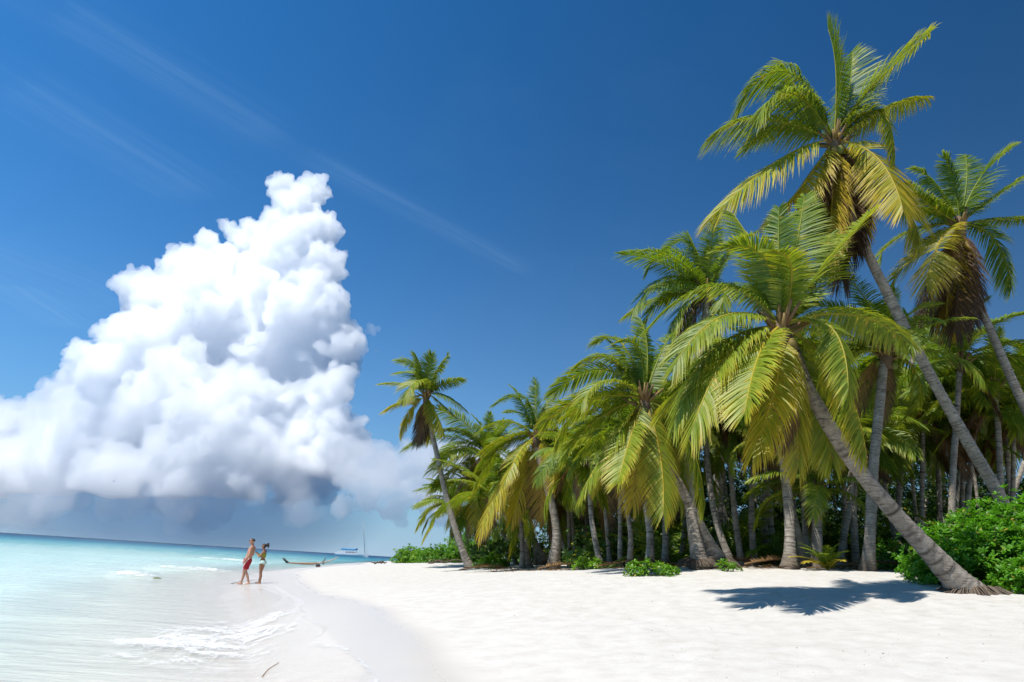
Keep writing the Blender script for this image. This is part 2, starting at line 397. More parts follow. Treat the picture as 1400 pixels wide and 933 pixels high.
def build_foam():
    def sheet(cx, cy, w, l, rot, step, height, thr, name, label, elev=.02, band=None):
        nu, nv = int(w / step), int(l / step)
        u = np.linspace(-w / 2, w / 2, nu); v = np.linspace(-l / 2, l / 2, nv)
        U, Vv = np.meshgrid(u, v, indexing='ij')
        X = cx + U * math.cos(rot) - Vv * math.sin(rot); Y = cy + U * math.sin(rot) + Vv * math.cos(rot)
        e = 1 - np.hypot(U / (w / 2), Vv / (l / 2)) ** 1.3
        f = fbm(X * 1.3, Y * 1.3, 5); f2 = fbm(X * 6, Y * 6, 4); f3 = 1 - np.abs(fbm(X * 3.4 + 7, Y * 3.4, 4) - .5) * 5
        mask = np.clip(e * 1.5, 0, 1) * .55 + (f - .5) * 1.1 + .35 * np.clip(f3, 0, 1) - .10
        mask = np.clip(mask, 0, 1) * np.clip(e * 5, 0, 1)
        g0 = np.maximum(ground(X, Y), 0.0)
        Z = g0 + elev + height * np.clip(mask, 0, 1) * (.4 + 1.1 * f2)
        if band is not None:
            for (bx, by, bw, bh) in BREAK:
                Z = Z + bh * np.exp(-((X - bx) / bw) ** 2 - ((Y - by - .12 * (X - bx)) / .9) ** 2)
        V = np.stack([X, Y, Z], -1).reshape(-1, 3); mk = mask.reshape(-1)
        Q = grid_faces(nu, nv); keep = mk[Q].max(1) > .02
        me = mesh_from(name, V, [Q[keep]], np.stack([mk, mk, mk], -1), True)
        o = obj(name, me, M_FOAM); tag(o, label, 'foam', kind='stuff'); return o
    global M_FOAM
    m, nt, out = mat('foam')
    g = N(nt, 'ShaderNodeNewGeometry'); a = N(nt, 'ShaderNodeAttribute', attribute_name='col')
    n1 = noise_(nt, 22, 5, .65, g.outputs['Position']); n2 = noise_(nt, 3.4, 6, .7, g.outputs['Position'], 1.6)
    rid = math_(nt, 'SUBTRACT', 1.0, math_(nt, 'MULTIPLY', math_(nt, 'ABSOLUTE', math_(nt, 'SUBTRACT', n2, .5)), 9.0), True)
    k = math_(nt, 'ADD', math_(nt, 'MULTIPLY', a.outputs['Fac'], .85), math_(nt, 'ADD', math_(nt, 'MULTIPLY', rid, .34), math_(nt, 'MULTIPLY', math_(nt, 'SUBTRACT', n1, .5), .9)))
    al = ramp(nt, k, [(.42, (0, 0, 0)), (.72, (.38, .38, .38)), (1.0, (.75, .75, .75))]).outputs[0]
    d = N(nt, 'ShaderNodeBsdfPrincipled', ins={'Roughness': .55, 'Base Color': (.80, .80, .79, 1)})
    bp = N(nt, 'ShaderNodeBump', ins={'Strength': .6, 'Distance': .03}); L(nt, n1, bp.inputs['Height']); L(nt, bp.outputs[0], d.inputs['Normal'])
    t = N(nt, 'ShaderNodeBsdfTransparent'); x = N(nt, 'ShaderNodeMixShader')
    L(nt, al, x.inputs[0]); L(nt, t.outputs[0], x.inputs[1]); L(nt, d.outputs[0], x.inputs[2]); L(nt, x.outputs[0], out.inputs[0])
    M_FOAM = m
    p = on_level(286, 876); sheet(p[0], p[1], 3.3, 8.6, .26, .026, .035, .3, 'sea_foam', 'white foam of a spent wave churning on the near sand')
    for (bx, by, w, h), t in zip(BREAK, ('foam crest of a small wave breaking left of the couple', 'short foam crest farthest left in the shallows', 'thin foam line behind the couple far out')):
        sheet(bx, by, w * 2.2, 2.6, .12, .05, .05, .3, 'wave_foam', t, .02, True)
    # thin swash line running up the wet sand past the couple
    pts = [on_level(*q)[:2] for q in ((345, 812), (372, 815), (395, 835), (408, 852), (400, 868))]
    P = catmull(np.array([[*q, 0] for q in pts]), 160)
    g2 = Geo()
    wv = .03 + .03 * RNG.random(160)
    T = unit(np.gradient(P, axis=0)); S = np.stack([-T[:, 1], T[:, 0], 0 * T[:, 0]], -1)
    rows = []
    for k2, o2 in enumerate((-1.6, -.6, .3, 1)):
        q = P + S * (o2 * wv)[:, None] * 2; q[:, 2] = np.maximum(ground(q[:, 0], q[:, 1]), 0) + .012 + .008 * (k2 in (1, 2)); rows.append(q)
    V = np.stack(rows, 1).reshape(-1, 3); mk = np.tile([.1, .5, .5, .1], 160) * np.repeat(.6 + .6 * RNG.random(160), 4)
    me = mesh_from('swash_line', V, [grid_faces(160, 4)], np.stack([mk] * 3, -1), True)
    tag(obj('swash_line', me, M_FOAM), 'thin line of foam left by water on wet sand', 'foam', kind='stuff')

# ---------------------------------------------------------------- palms
G0, G1, G2, YE, BR, DK = [np.array(c) for c in ((.045, .115, .012), (.135, .22, .016), (.265, .32, .022), (.54, .42, .035), (.22, .125, .05), (.075, .045, .028))]
def hue_col(h):
    h = np.asarray(h, float)[..., None]
    ks = [0, .33, .66, 1.0, 1.6, 2.2]; cs = [G0, G1, G2, YE, BR, DK]
    out = np.zeros(h.shape[:-1] + (3,))
    for ch in range(3): out[..., ch] = np.interp(h[..., 0], ks, [c[ch] for c in cs])
    return out

def frond_geo(geo, P, S, hue=.45, droop=.5, wid=1.0, nl=62, leaf=1.0, rng=None, wind=(-.28, .0, 0), tatter=.09, rr=.030):
    rng = rng or RNG; nl = int(nl * 1.8)
    seg = np.linalg.norm(np.diff(P, axis=0), axis=1); tot = seg.sum(); cum = np.concatenate([[0], np.cumsum(seg)]) / tot
    def samp(t): return np.stack([np.interp(t, cum, P[:, i]) for i in range(3)], -1)
    # rachis
    tt = np.linspace(0, 1, 16); R = rr * (1 - tt) ** .8 + .005
    v, q, t3 = tube(samp(tt), R, 5, True)
    rc = hue_col(np.full(len(v), min(1.0, hue + .36))) * 1.05
    if hue > 1.2: rc = hue_col(np.full(len(v), hue))
    geo.add(v, q, t3, rc)
    t = np.linspace(.13, .995, nl)
    tang = unit(samp(np.minimum(t + .02, 1)) - samp(np.maximum(t - .02, 0)))
    base = samp(t)
    S = unit(S)
    Sx = unit(S[None] - tang * (tang @ S)[:, None])
    Nn = np.cross(Sx, tang)
    Nn = np.where((Nn[:, 2:3] < 0) & (np.abs(tang[:, 2:3]) < .8), -Nn, Nn)
    prof = np.interp(t, [.1, .2, .4, .65, .85, 1], [.55, .85, 1, .95, .74, .50]) * leaf * tot * .25
    fa = np.radians(np.interp(t, [.1, .5, .85, 1], [20, 30, 46, 70]))      # lean towards the tip
    G = unit(np.array([0, 0, -1.0]) + np.array(wind))
    for sgn in (-1, 1):
        n = nl
        l = prof * (1 + .07 * rng.standard_normal(n))
        f2 = fa + .05 * rng.standard_normal(n)
        vup = .34 + .06 * rng.standard_normal(n) - .25 * droop
        D = unit(tang * np.sin(f2)[:, None] + sgn * Sx * np.cos(f2)[:, None] + Nn * vup[:, None])
        dr = droop * .88 * (.85 + .3 * rng.random(n))
        gone = rng.random(n) < tatter
        l = np.where(gone, l * .3, l)
        ks = np.array([0, .33, .68, 1.0])
        pts = base[:, None, :] + l[:, None, None] * (ks[None, :, None] * D[:, None, :] * (1 - .35 * dr[:, None, None] * ks[None, :, None]) + (dr[:, None] * ks[None, :] ** 1.7)[..., None] * G)
        W = unit(np.cross(D, np.cross(tang, D)))
        roll = rng.standard_normal(n) * .2
        W = W * np.cos(roll)[:, None] + np.cross(D, W) * np.sin(roll)[:, None]
        w = wid * (.0138 + .0035 * rng.random(n)) * (tot / 3.2) ** .5
        wk = np.array([.55, 1.0, .72])
        A = pts[:, :3] + W[:, None, :] * (w[:, None] * wk)[..., None]
        B = pts[:, :3] - W[:, None, :] * (w[:, None] * wk)[..., None]
        V = np.concatenate([np.stack([A, B], 2).reshape(n, 6, 3), pts[:, 3:4]], 1)      # 7 per leaflet
        off = (np.arange(n) * 7)[:, None]
        Q = np.concatenate([off + np.array([[0, 1, 3, 2]]), off + np.array([[2, 3, 5, 4]])])
        T3 = off + np.array([[4, 5, 6]])
        hv = hue + .07 * rng.standard_normal(n) + .10 * (t - .4) + np.where(gone, .5, 0)
        tipb = np.clip(rng.random(n) - .5, 0, 1) * (.45 + 1.5 * max(0, hue - .25))
        hh = hv[:, None] + np.array([-.02, -.02, .0, .0, .08, .08, .2])[None] + tipb[:, None] * np.array([0, 0, 0, 0, .5, .5, 1.6])[None]
        geo.add(V.reshape(-1, 3), Q, T3, hue_col(np.clip(hh, 0, 2.2)).reshape(-1, 3) * (.85 + .3 * rng.random((n, 1, 1)) * np.ones((n, 7, 1))).reshape(-1, 1))

def bez(a, m, b, n=18):
    c = 2 * m - .5 * (a + b)
    t = np.linspace(0, 1, n)[:, None]
    return (1 - t) ** 2 * a + 2 * t * (1 - t) * c + t * t * b
def rot_about(v, ax, ang):
    return v * math.cos(ang) + np.cross(ax, v) * math.sin(ang) + ax * (ax @ v) * (1 - math.cos(ang))
def side_of(P, roll=0.0):
    d = P[-1] - P[0]; h = np.array([d[0], d[1], 0.0])
    if np.linalg.norm(h) < .12 * np.linalg.norm(d):
        m = P[len(P) // 2] - P[0]; h = np.array([m[0], m[1], 0]) + np.array([-.05, -.2, 0])
    h = unit(h); S = np.array([-h[1], h[0], 0])
    return rot_about(S, unit(d), roll) if roll else S
def auto_frond(rng, az, e0, bend, Ln, n=18):
    s = np.linspace(0, 1, n); e = e0 - bend * s ** 1.25
    st = Ln / (n - 1)
    x = np.concatenate([[0], np.cumsum(np.cos(e[:-1]) * st)]); z = np.concatenate([[0], np.cumsum(np.sin(e[:-1]) * st)])
    sway = .12 * rng.standard_normal() * s ** 2 * Ln
    P = np.stack([x * math.cos(az) - sway * math.sin(az), x * math.sin(az) + sway * math.cos(az), z], -1)
    P += np.array([-.16, 0, 0]) * (s ** 2)[:, None] * Ln          # sea breeze
    return P
def auto_specs(rng, n, Ln, dead=2, young=.3, yellow=.5):
    out = []
    for k in range(n):
        q = k / (n - 1)                                            # 0 youngest .. 1 oldest
        az = k * 2.39996 + .3 * rng.standard_normal()
        e0 = math.radians(84 - 92 * q ** 1.1 + 8 * rng.standard_normal()); bend = math.radians(48 + 38 * q + 16 * rng.standard_normal())
        ln = Ln * (.62 + .4 * min(1, q * 3)) * (1 - .1 * max(0, q - .7)) * (1 + .08 * rng.standard_normal())
        out.append((az, e0, bend, ln, .24 + .26 * q * yellow + .35 * yellow * max(0, q - .72) + .06 * rng.standard_normal(), .22 + .4 * q))
    for k in range(dead):
        out.append((rng.random() * 6.28, math.radians(-25 - 30 * rng.random()), math.radians(45), Ln * .75, 1.5 + .5 * rng.random(), .8))
    return out

def trunk_mesh(P, r_base, r_top, name='trunk', ring=.085, sides=14, flare=1.9, seed=0, dark=.6, decay=2.2):
    rng = np.random.default_rng(seed)
    tot = np.linalg.norm(np.diff(P, axis=0), axis=1).sum()
    n = max(24, int(tot / (ring / 3)))
    n = min(n, 420)
    Q = catmull(P, n)
    seg = np.concatenate([[0], np.cumsum(np.linalg.norm(np.diff(Q, axis=0), axis=1))])
    u = seg / seg[-1]
    R = r_base + (r_top - r_base) * u ** .8
    R = R + r_base * (flare - 1) * np.exp(-np.maximum(seg - .3, 0) / (r_base * decay))
    ph = seg / ring + .6 * np.cumsum(rng.standard_normal(n)) / math.sqrt(n) * 1.5
    saw = ph - np.floor(ph)
    prof = 1 + .085 * (saw - .5)
    an = np.linspace(0, 2 * np.pi, sides, endpoint=False)
    wob = prof[:, None] * (1 + .035 * np.sin(an[None] * 2 + 2 * u[:, None] * 9 + seed) + .03 * rng.standard_normal((n, sides)))
    rootw = 1 + .22 * np.exp(-seg / (r_base * 1.5))[:, None] * np.sin(an[None] * 5 + seed)
    v, q, t = tube(Q, R, sides, True, wob * rootw)
    scar = (np.clip((saw - .72) / .28, 0, 1)) * dark * (.5 + .7 * rng.random(n))
    sc = np.repeat(scar, sides) * (.6 + .8 * rng.random(n * sides))
    fib = np.maximum(np.exp(-np.maximum(seg - .3, 0) / .3) * .75, np.clip((u - .93) / .07, 0, 1) * .9)
    col = np.zeros((len(v), 3)); col[:n * sides, 0] = np.clip(sc, 0, 1); col[:n * sides, 1] = np.repeat(fib, sides)
    return v, q, t, col

def heart_geo(geo, rng, r=.16, h=.55):
    """bases of leaf stalks, fibre and flower stalks at the top of the trunk"""
    for k in range(16):
        az = k * 2.4; e = math.radians(20 + 60 * rng.random())
        d = np.array([math.cos(az) * math.cos(e), math.sin(az) * math.cos(e), math.sin(e)])
        a = np.array([math.cos(az) * r * .6, math.sin(az) * r * .6, -h * .5 * rng.random()])
        v, q, t = tube(np.array([a, a + d * h * .5, a + d * h * (.8 + .4 * rng.random())]), [.06, .045, .02], 5)
        geo.add(v, q, t, (.26, .17, .06) if k % 2 else (.20, .12, .055))
    v, q, t = tube(np.array([[0, 0, -h], [0, 0, -h * .3], [0, 0, h * .5]]), [r * 1.05, r * 1.25, r * .5], 10); geo.add(v, q, t, (.15, .10, .06))
def coconut_parts(parent, rng, n, r=.22, z=-.35):
    for k in range(n):
        az = rng.random() * 6.28
        v, f = ico(2)
        vv = v * np.array([.105, .105, .135]); g = Geo(); g.add(vv, None, f, np.array([.20, .22, .05]) if k % 2 else np.array([.26, .19, .05]))
        o = obj('coconut', g.mesh('coconut', True), M_DEAD, parent); o.location = (math.cos(az) * r, math.sin(az) * r, z - .25 * rng.random())

def palm(name, label, trunk_px, r_base, r_top, specs, group='coconut palms along the beach', cat='palm tree', seed=1, extra_auto=0, Lauto=3.2, nl=62, wid=1.0, coconuts=0, flare=1.9, dark=.6, leaf=1.0, ring=.085, decay=2.2):
    """hero palm: trunk through (px,py,Y) points; fronds by (midx,midy,tipx,tipy,dY,hue,droop)"""
    rng = np.random.default_rng(seed)
    W = np.array([at(*p) if len(p) == 3 else p[3] for p in trunk_px])
    basep = W[0].copy(); W = np.vstack([W[0] - np.array([0, 0, .35]) - .2 * (W[1] - W[0]) * 0, W])
    root = empty(name, basep, label, cat, group)
    v, q, t, c = trunk_mesh(W - basep, r_base, r_top, seed=seed, flare=flare, dark=dark, ring=ring, decay=decay)
    obj('trunk', mesh_from('trunk', v, [q, t], c, True), M_BARK, root)
    heart = W[-1] - basep; Yh = trunk_px[-1][2]
    g = Geo(); heart_geo(g, rng, r_top * 1.25, .55)
    obj('crown_shaft', g.mesh('crown_shaft'), M_DEAD, root).location = heart
    for s in specs:
        mx, my, tx, ty, dy = s[:5]; hue = s[5] if len(s) > 5 else .4; dr = s[6] if len(s) > 6 else .5
        a = W[-1]; m = at(mx, my, Yh + dy * .45); b = at(tx, ty, Yh + dy)
        P = bez(a, m, b) - a
        g = Geo(); frond_geo(g, P, side_of(P, .25 * rng.standard_normal()), hue + .04 * rng.standard_normal(), dr, wid, nl, leaf, rng)
        dead = hue > 1.2
        obj('dead_frond' if dead else 'frond', g.mesh('frond'), M_DEAD if dead else M_FROND, root).location = heart
    if extra_auto:
        for (az, e0, bend, ln, hue, dr) in auto_specs(rng, extra_auto, Lauto, 2):
            P = auto_frond(rng, az, e0, bend, ln)
            g = Geo(); frond_geo(g, P, side_of(P, .25 * rng.standard_normal()), hue, dr, wid, nl, leaf, rng)
            dead = hue > 1.2
            obj('dead_frond' if dead else 'frond', g.mesh('frond'), M_DEAD if dead else M_FROND, root).location = heart
    if coconuts:
        for k in range(coconuts): pass
        sub = bpy.data.objects.new('heart_tmp', None)
        n0 = set(o.name for o in root.children)
        coconut_parts(root, rng, coconuts, r_top * 1.6)
        for o in root.children:
            if o.name not in n0: o.location = Vector(o.location) + Vector(heart)
        bpy.data.objects.remove(sub)
    return root, basep, W[-1]

def roots_part(parent, R, H, n, seed, mat_=None):
    rng = np.random.default_rng(seed); g = Geo()
    for k in range(n):
        az = rng.random() * 6.283; r1 = R * (.75 + .5 * rng.random()); r0_ = R * (.35 + .2 * rng.random())
        z0 = H * (.4 + .7 * rng.random())
        a = np.array([math.cos(az) * r0_, math.sin(az) * r0_, z0]); b = np.array([math.cos(az + .1) * r1, math.sin(az + .1) * r1, -.06])
        m = (a + b) / 2 + np.array([math.cos(az), math.sin(az), .35]) * R * .12
        v, q, t = tube(bez(a, m, b, 6), np.linspace(.013, .007, 6), 4, False)
        g.add(v, q, t, np.array([.16, .12, .09]) * (.6 + .8 * rng.random()))
    return obj('roots', g.mesh('roots'), M_DEAD, parent)

NEAR = [(1043, 352, 985, 342, -.4, .36, .25), (1082, 368, 1052, 344, -1.3, .44, .3), (985, 390, 893, 442, .2, .42, .6), (990, 432, 922, 500, -.8, .46, .6),
        (975, 478, 922, 575, -.4, .5, .6), (1002, 478, 945, 590, -1.2, .56, .55), (1040, 480, 1018, 566, -2.0, .64, .35), (1062, 520, 1030, 618, -1.0, .72, .6),
        (1146, 512, 1184, 622, -.7, .58, .45), (1160, 430, 1240, 468, .8, .40, .6), (1135, 447, 1160, 535, -1.1, .5, .5), (1122, 368, 1192, 292, .7, .45, .3),
        (1086, 355, 1100, 268, .9, .34, .2), (1038, 355, 1002, 292, 1.0, .32, .25), (1085, 530, 1092, 640, 1.3, .72, .6),
        (1108, 530, 1138, 630, 1.3, .52, .6), (962, 510, 905, 566, 1.0, .42, .6),
        (1110, 400, 1135, 320, 1.5, .3, .3),
        (1075, 500, 1068, 600, 1.2, 1.5, .8), (1065, 360, 1065, 285, .3, .3, .2)]
TALL = [(1143, 100, 1132, 40, .1, .40, .12), (1184, 128, 1270, 47, .3, .46, .5), (1208, 150, 1265, 133, -.2, .5, .85), (1200, 152, 1224, 216, -.7, .5, .6),
        (1080, 100, 1012, 138, .4, .36, .8), (1084, 128, 1036, 160, -1.0, .46, .8), (1040, 163, 972, 190, .3, .46, .8), (1072, 215, 980, 290, -.6, .74, .8),
        (1100, 250, 1060, 300, -.4, .92, .5), (1198, 215, 1235, 288, -1.6, .82, .3), (1222, 262, 1258, 330, .9, .66, .5), (1138, 270, 1132, 352, -.3, .95, .6),
        (1100, 140, 1070, 85, 1.2, .3, .3), (1160, 130, 1165, 70, 1.4, .3, .3), (1075, 175, 1020, 205, 1.5, .34, .5), (1170, 240, 1180, 330, .9, .85, .6),
        (1155, 280, 1150, 372, .2, 1.9, .7), (1165, 270, 1165, 350, .4, 2.1, .7), (1115, 270, 1108, 330, .2, 1.7, .7), (1128, 270, 1120, 340, .5, 1.9, .7), (1140, 290, 1150, 380, .5, 2.1, .7)]
RIGHT = [(1278, 250, 1249, 232, .3, .3, .5), (1262, 272, 1236, 268, -.8, .34, .5), (1304, 244, 1290, 214, -.4, .3, .3), (1322, 244, 1318, 212, .8, .26, .3),
         (1340, 244, 1383, 203, .2, .3, .4), (1362, 268, 1408, 236, .5, .32, .5), (1370, 300, 1425, 300, .3, .32, .5), (1358, 326, 1383, 392, .2, .36, .5),
         (1287, 326, 1266, 390, -1.4, .80, .35), (1240, 318, 1200, 355, .6, .5, .5), (1250, 350, 1212, 400, 1.0, .62, .5), (1275, 290, 1225, 290, 1.0, .3, .5),
         (1270, 280, 1240, 250, -1.0, .38, .5), (1300, 370, 1292, 450, .2, 1.2, .6), (1278, 370, 1255, 432, .0, 1.7, .7), (1318, 380, 1318, 445, .3, 1.9, .7), (1330, 370, 1336, 432, .0, 2.1, .7),
         (1300, 375, 1275, 440, .6, 1.8, .7), (1310, 380, 1305, 450, -.3, 1.95, .7), (1290, 360, 1262, 420, .6, 1.2, .6)]
C1 = [(874, 481, 846, 469, -.3, .32, .25), (885, 478, 876, 436, .8, .28, .2), (834, 490, 786, 505, .2, .40, .5), (832, 520, 795, 553, -1.1, .5, .45), (808, 548, 760, 604, -.3, .48, .55),
      (822, 505, 757, 538, 1.4, .36, .5), (822, 570, 768, 626, .3, .46, .6), (845, 590, 795, 672, -.9, .56, .5), (862, 598, 845, 660, -1.8, .64, .35), (902, 619, 907, 702, -1.1, .66, .5),
      (937, 593, 964, 690, -.4, .52, .5), (904, 482, 920, 458, .9, .3, .3), (912, 530, 942, 498, 1.2, .34, .5), (815, 540, 744, 578, 1.3, .46, .55), (850, 470, 815, 470, 1.2, .3, .4),
      (845, 600, 812, 665, .8, .6, .6), (870, 620, 865, 690, 1.0, .85, .7), (930, 560, 975, 600, 1.3, .38, .6), (860, 500, 830, 465, 1.0, .28, .3), (893, 600, 885, 680, 1.0, 1.6, .8), (920, 610, 930, 690, 1.0, .5, .6)]
C2 = [(925, 345, 884, 368, .1, .26, .5), (915, 378, 866, 424, -.2, .32, .6), (918, 402, 872, 450, .5, .34, .6), (945, 332, 908, 345, .6, .26, .4), (950, 340, 940, 318, .4, .24, .3), (975, 345, 985, 320, .5, .24, .3),
      (935, 440, 900, 500, .3, .4, .6), (940, 385, 890, 395, -.8, .34, .6)]
MID = [(719, 545, 678, 553, .2, .3, .45), (733, 556, 733, 520, .3, .28, .2), (694, 576, 656, 590, -.4, .42, .5), (704, 596, 657, 620, -1.0, .5, .5), (712, 616, 690, 660, -1.8, .74, .4),
       (697, 640, 656, 725, -.8, .85, .6), (753, 622, 757, 670, -1.0, .84, .5), (757, 580, 790, 640, .2, .42, .6), (715, 552, 700, 530, 1.0, .28, .3), (748, 556, 757, 530, 1.0, .28, .3), (695, 600, 650, 660, .6, .5, .6),
       (765, 610, 785, 680, .8, .4, .6), (720, 640, 700, 710, 1.0, .8, .7), (740, 650, 738, 710, .8, 1.3, .7), (760, 570, 795, 590, 1.0, .34, .5)]
LONE = [(560, 528, 524, 526, .2, .5, .35), (562, 545, 528, 562, -.3, .62, .45), (560, 562, 547, 590, -.5, .76, .4), (570, 505, 546, 494, .2, .42, .4), (578, 510, 568, 484, .3, .34, .25), (585, 508, 590, 484, -.4, .36, .2),
        (596, 508, 612, 486, .3, .4, .35), (602, 527, 634, 520, .1, .36, .4), (605, 540, 635, 560, .1, .36, .45), (594, 562, 606, 590, -.4, .7, .45), (585, 565, 588, 600, .4, .8, .5), (572, 520, 552, 545, -1.6, .55, .4),
        (595, 545, 622, 570, .9, .4, .5), (577, 572, 570, 602, 0, 2.0, .6), (579, 575, 574, 600, .2, 2.1, .6), (575, 515, 545, 510, 1.4, .4, .4)]

def build_heroes():
    r, b, h = palm('coconut_palm', 'low leaning palm nearest the camera, thick grey trunk slanting from the big bush', [FEET['near'], (1290, 775, 14.1), (1230, 710, 13.9), (1165, 630, 13.6), (1112, 545, 13.3), (1085, 482, 13.05), (1068, 446, 12.9)], .185, .125, NEAR, seed=3, nl=84, wid=1.05, coconuts=5, flare=2.7, dark=1.0, ring=.13, decay=3.2)
    roots_part(r, .80, .34, 900, 5)
    palm('coconut_palm', 'tallest palm, crown above all others at the top right on a long slanting trunk', [(1402, 770, 19.2), (1372, 690, 19), (1325, 608, 18.8), (1270, 510, 18.5), (1215, 405, 18.2), (1170, 310, 18), (1148, 235, 17.8), (1140, 192, 17.7)], .175, .12, TALL, seed=4, nl=84, wid=1.1, leaf=1.22, coconuts=6)
    palm('coconut_palm', 'tall palm at the right edge with brown dead fronds hanging below its crown', [(1500, 770, 21.9), (1440, 640, 21.7), (1400, 555, 21.5), (1362, 470, 21.4), (1328, 385, 21.3), (1312, 306, 21.2)], .165, .11, RIGHT, seed=5, nl=70, wid=1.1, leaf=1.22)
    r, b, h = palm('coconut_palm', 'bushy palm left of the lowest leaning one, its trunk crossing behind an upright trunk', [FEET['c1'], (962, 728, 20.3), (938, 680, 20.2), (912, 632, 20.0), (892, 585, 19.8), (881, 546, 19.7)], .155, .115, C1, seed=6, nl=76, wid=1.05, coconuts=7, flare=2.3)
    roots_part(r, .5, .2, 160, 6)
    r, b, h = palm('coconut_palm', 'palm whose upright trunk crosses in front of a slanting one, crown behind brighter fronds', [FEET['c2'], (945, 705, 20.2), (943, 630, 20.8), (952, 540, 21.6), (962, 460, 22.3), (966, 402, 22.8)], .165, .115, C2, seed=7, nl=60, extra_auto=13, Lauto=3.0, flare=1.9)
    roots_part(r, .55, .16, 140, 8)
    palm('coconut_palm', 'palm with a pale straight ringed trunk just left of the big bush', [FEET['t1'], (1190, 720, 19.6), (1194, 640, 19.7), (1201, 570, 19.8), (1208, 500, 20), (1210, 482, 20)], .155, .13, [], seed=8, extra_auto=22, Lauto=3.0, nl=56, flare=1.5, coconuts=4)
    palm('coconut_palm', 'palm with ringed grey trunk standing under the crown of the low leaning palm', [FEET['t2'], (1080, 720, 20.4), (1075, 660, 20.6), (1066, 590, 20.8), (1060, 535, 21), (1058, 505, 21)], .155, .12, [], seed=9, extra_auto=20, Lauto=2.7, nl=50, flare=1.8, dark=.8)
    palm('coconut_palm', 'palm with thick brown curved trunk at the left end of the grove', [FEET['mid'], (761, 735, 33), (757, 700, 33), (747, 660, 33), (737, 625, 33), (733, 597, 33)], .215, .16, MID, seed=10, nl=60, wid=1.15, extra_auto=5, Lauto=3.0, flare=1.5)
    palm('coconut_palm', 'palm leaning left behind the curved brown trunk, yellowing fronds low on the left', [FEET['mid2'], (727, 735, 42), (708, 705, 42), (690, 675, 42), (672, 640, 42), (664, 620, 42)], .21, .16, [(630, 610, 596, 625, -.6, .5, .6), (625, 640, 590, 672, .2, .55, .6), (640, 590, 603, 588, .3, .4, .5), (640, 660, 612, 712, -.6, .7, .6), (655, 670, 650, 720, -1, .8, .6)], seed=12, extra_auto=20, Lauto=3.9, nl=54, wid=1.3)
    palm('coconut_palm', 'lone slim palm standing apart on open sand, small crown against the cloud', [FEET['lone'], (634, 757, 39), (620, 715, 39), (608, 670, 39), (597, 620, 39), (588, 580, 39), (583, 541, 39)], .20, .115, LONE, seed=13, nl=60, wid=1.5, flare=2.0, dark=.4, leaf=1.5)
    palm('coconut_palm', 'short far palm at the left end of the grove above the green hedge of bushes', [FEET['lowleft'], (617, 735, 62), (620, 710, 62), (622, 692, 62)], .20, .16, [(595, 690, 570, 720, 0, .5, .6), (600, 678, 572, 692, .5, .5, .5), (605, 665, 586, 655, .4, .44, .5), (598, 705, 578, 738, -.4, .7, .6)], seed=14, extra_auto=18, Lauto=3.6, nl=48, wid=1.6)

# library of crowns for the grove behind
def crown_mesh(seed, n, Ln, nl=40, wid=1.5, yellow=.5, dead=2):
    rng = np.random.default_rng(seed); g = Geo()
    heart_geo(g, rng, .16, .5)
    for (az, e0, bend, ln, hue, dr) in auto_specs(rng, n, Ln, dead, yellow=yellow):
        P = auto_frond(rng, az, e0, bend, ln)
        frond_geo(g, P, side_of(P, .3 * rng.standard_normal()), hue, dr, wid, nl, 1.0, rng)
    return g.mesh('crown')

def grove_palm(label, pts, r, crown, sc, rot, seed, group, name='grove_palm', dark=.7):
    W = np.array([at(*p) for p in pts]); W[0][2] = gz(W[0][0], W[0][1])
    root = empty(name, W[0], label, 'palm tree', group)
    b = W[0].copy()
    Q = np.vstack([W[0] - [0, 0, .3], W]) - b
    v, q, t, c = trunk_mesh(Q, r, r * .75, seed=seed, sides=9, flare=1.6, ring=.12, dark=dark)
    obj('trunk', mesh_from('trunk', v, [q, t], c, True), M_BARK, root)
    o = obj('crown', crown, None, root); o.location = Q[-1]; o.rotation_euler = (0, 0, rot); o.scale = (sc,) * 3
    return root

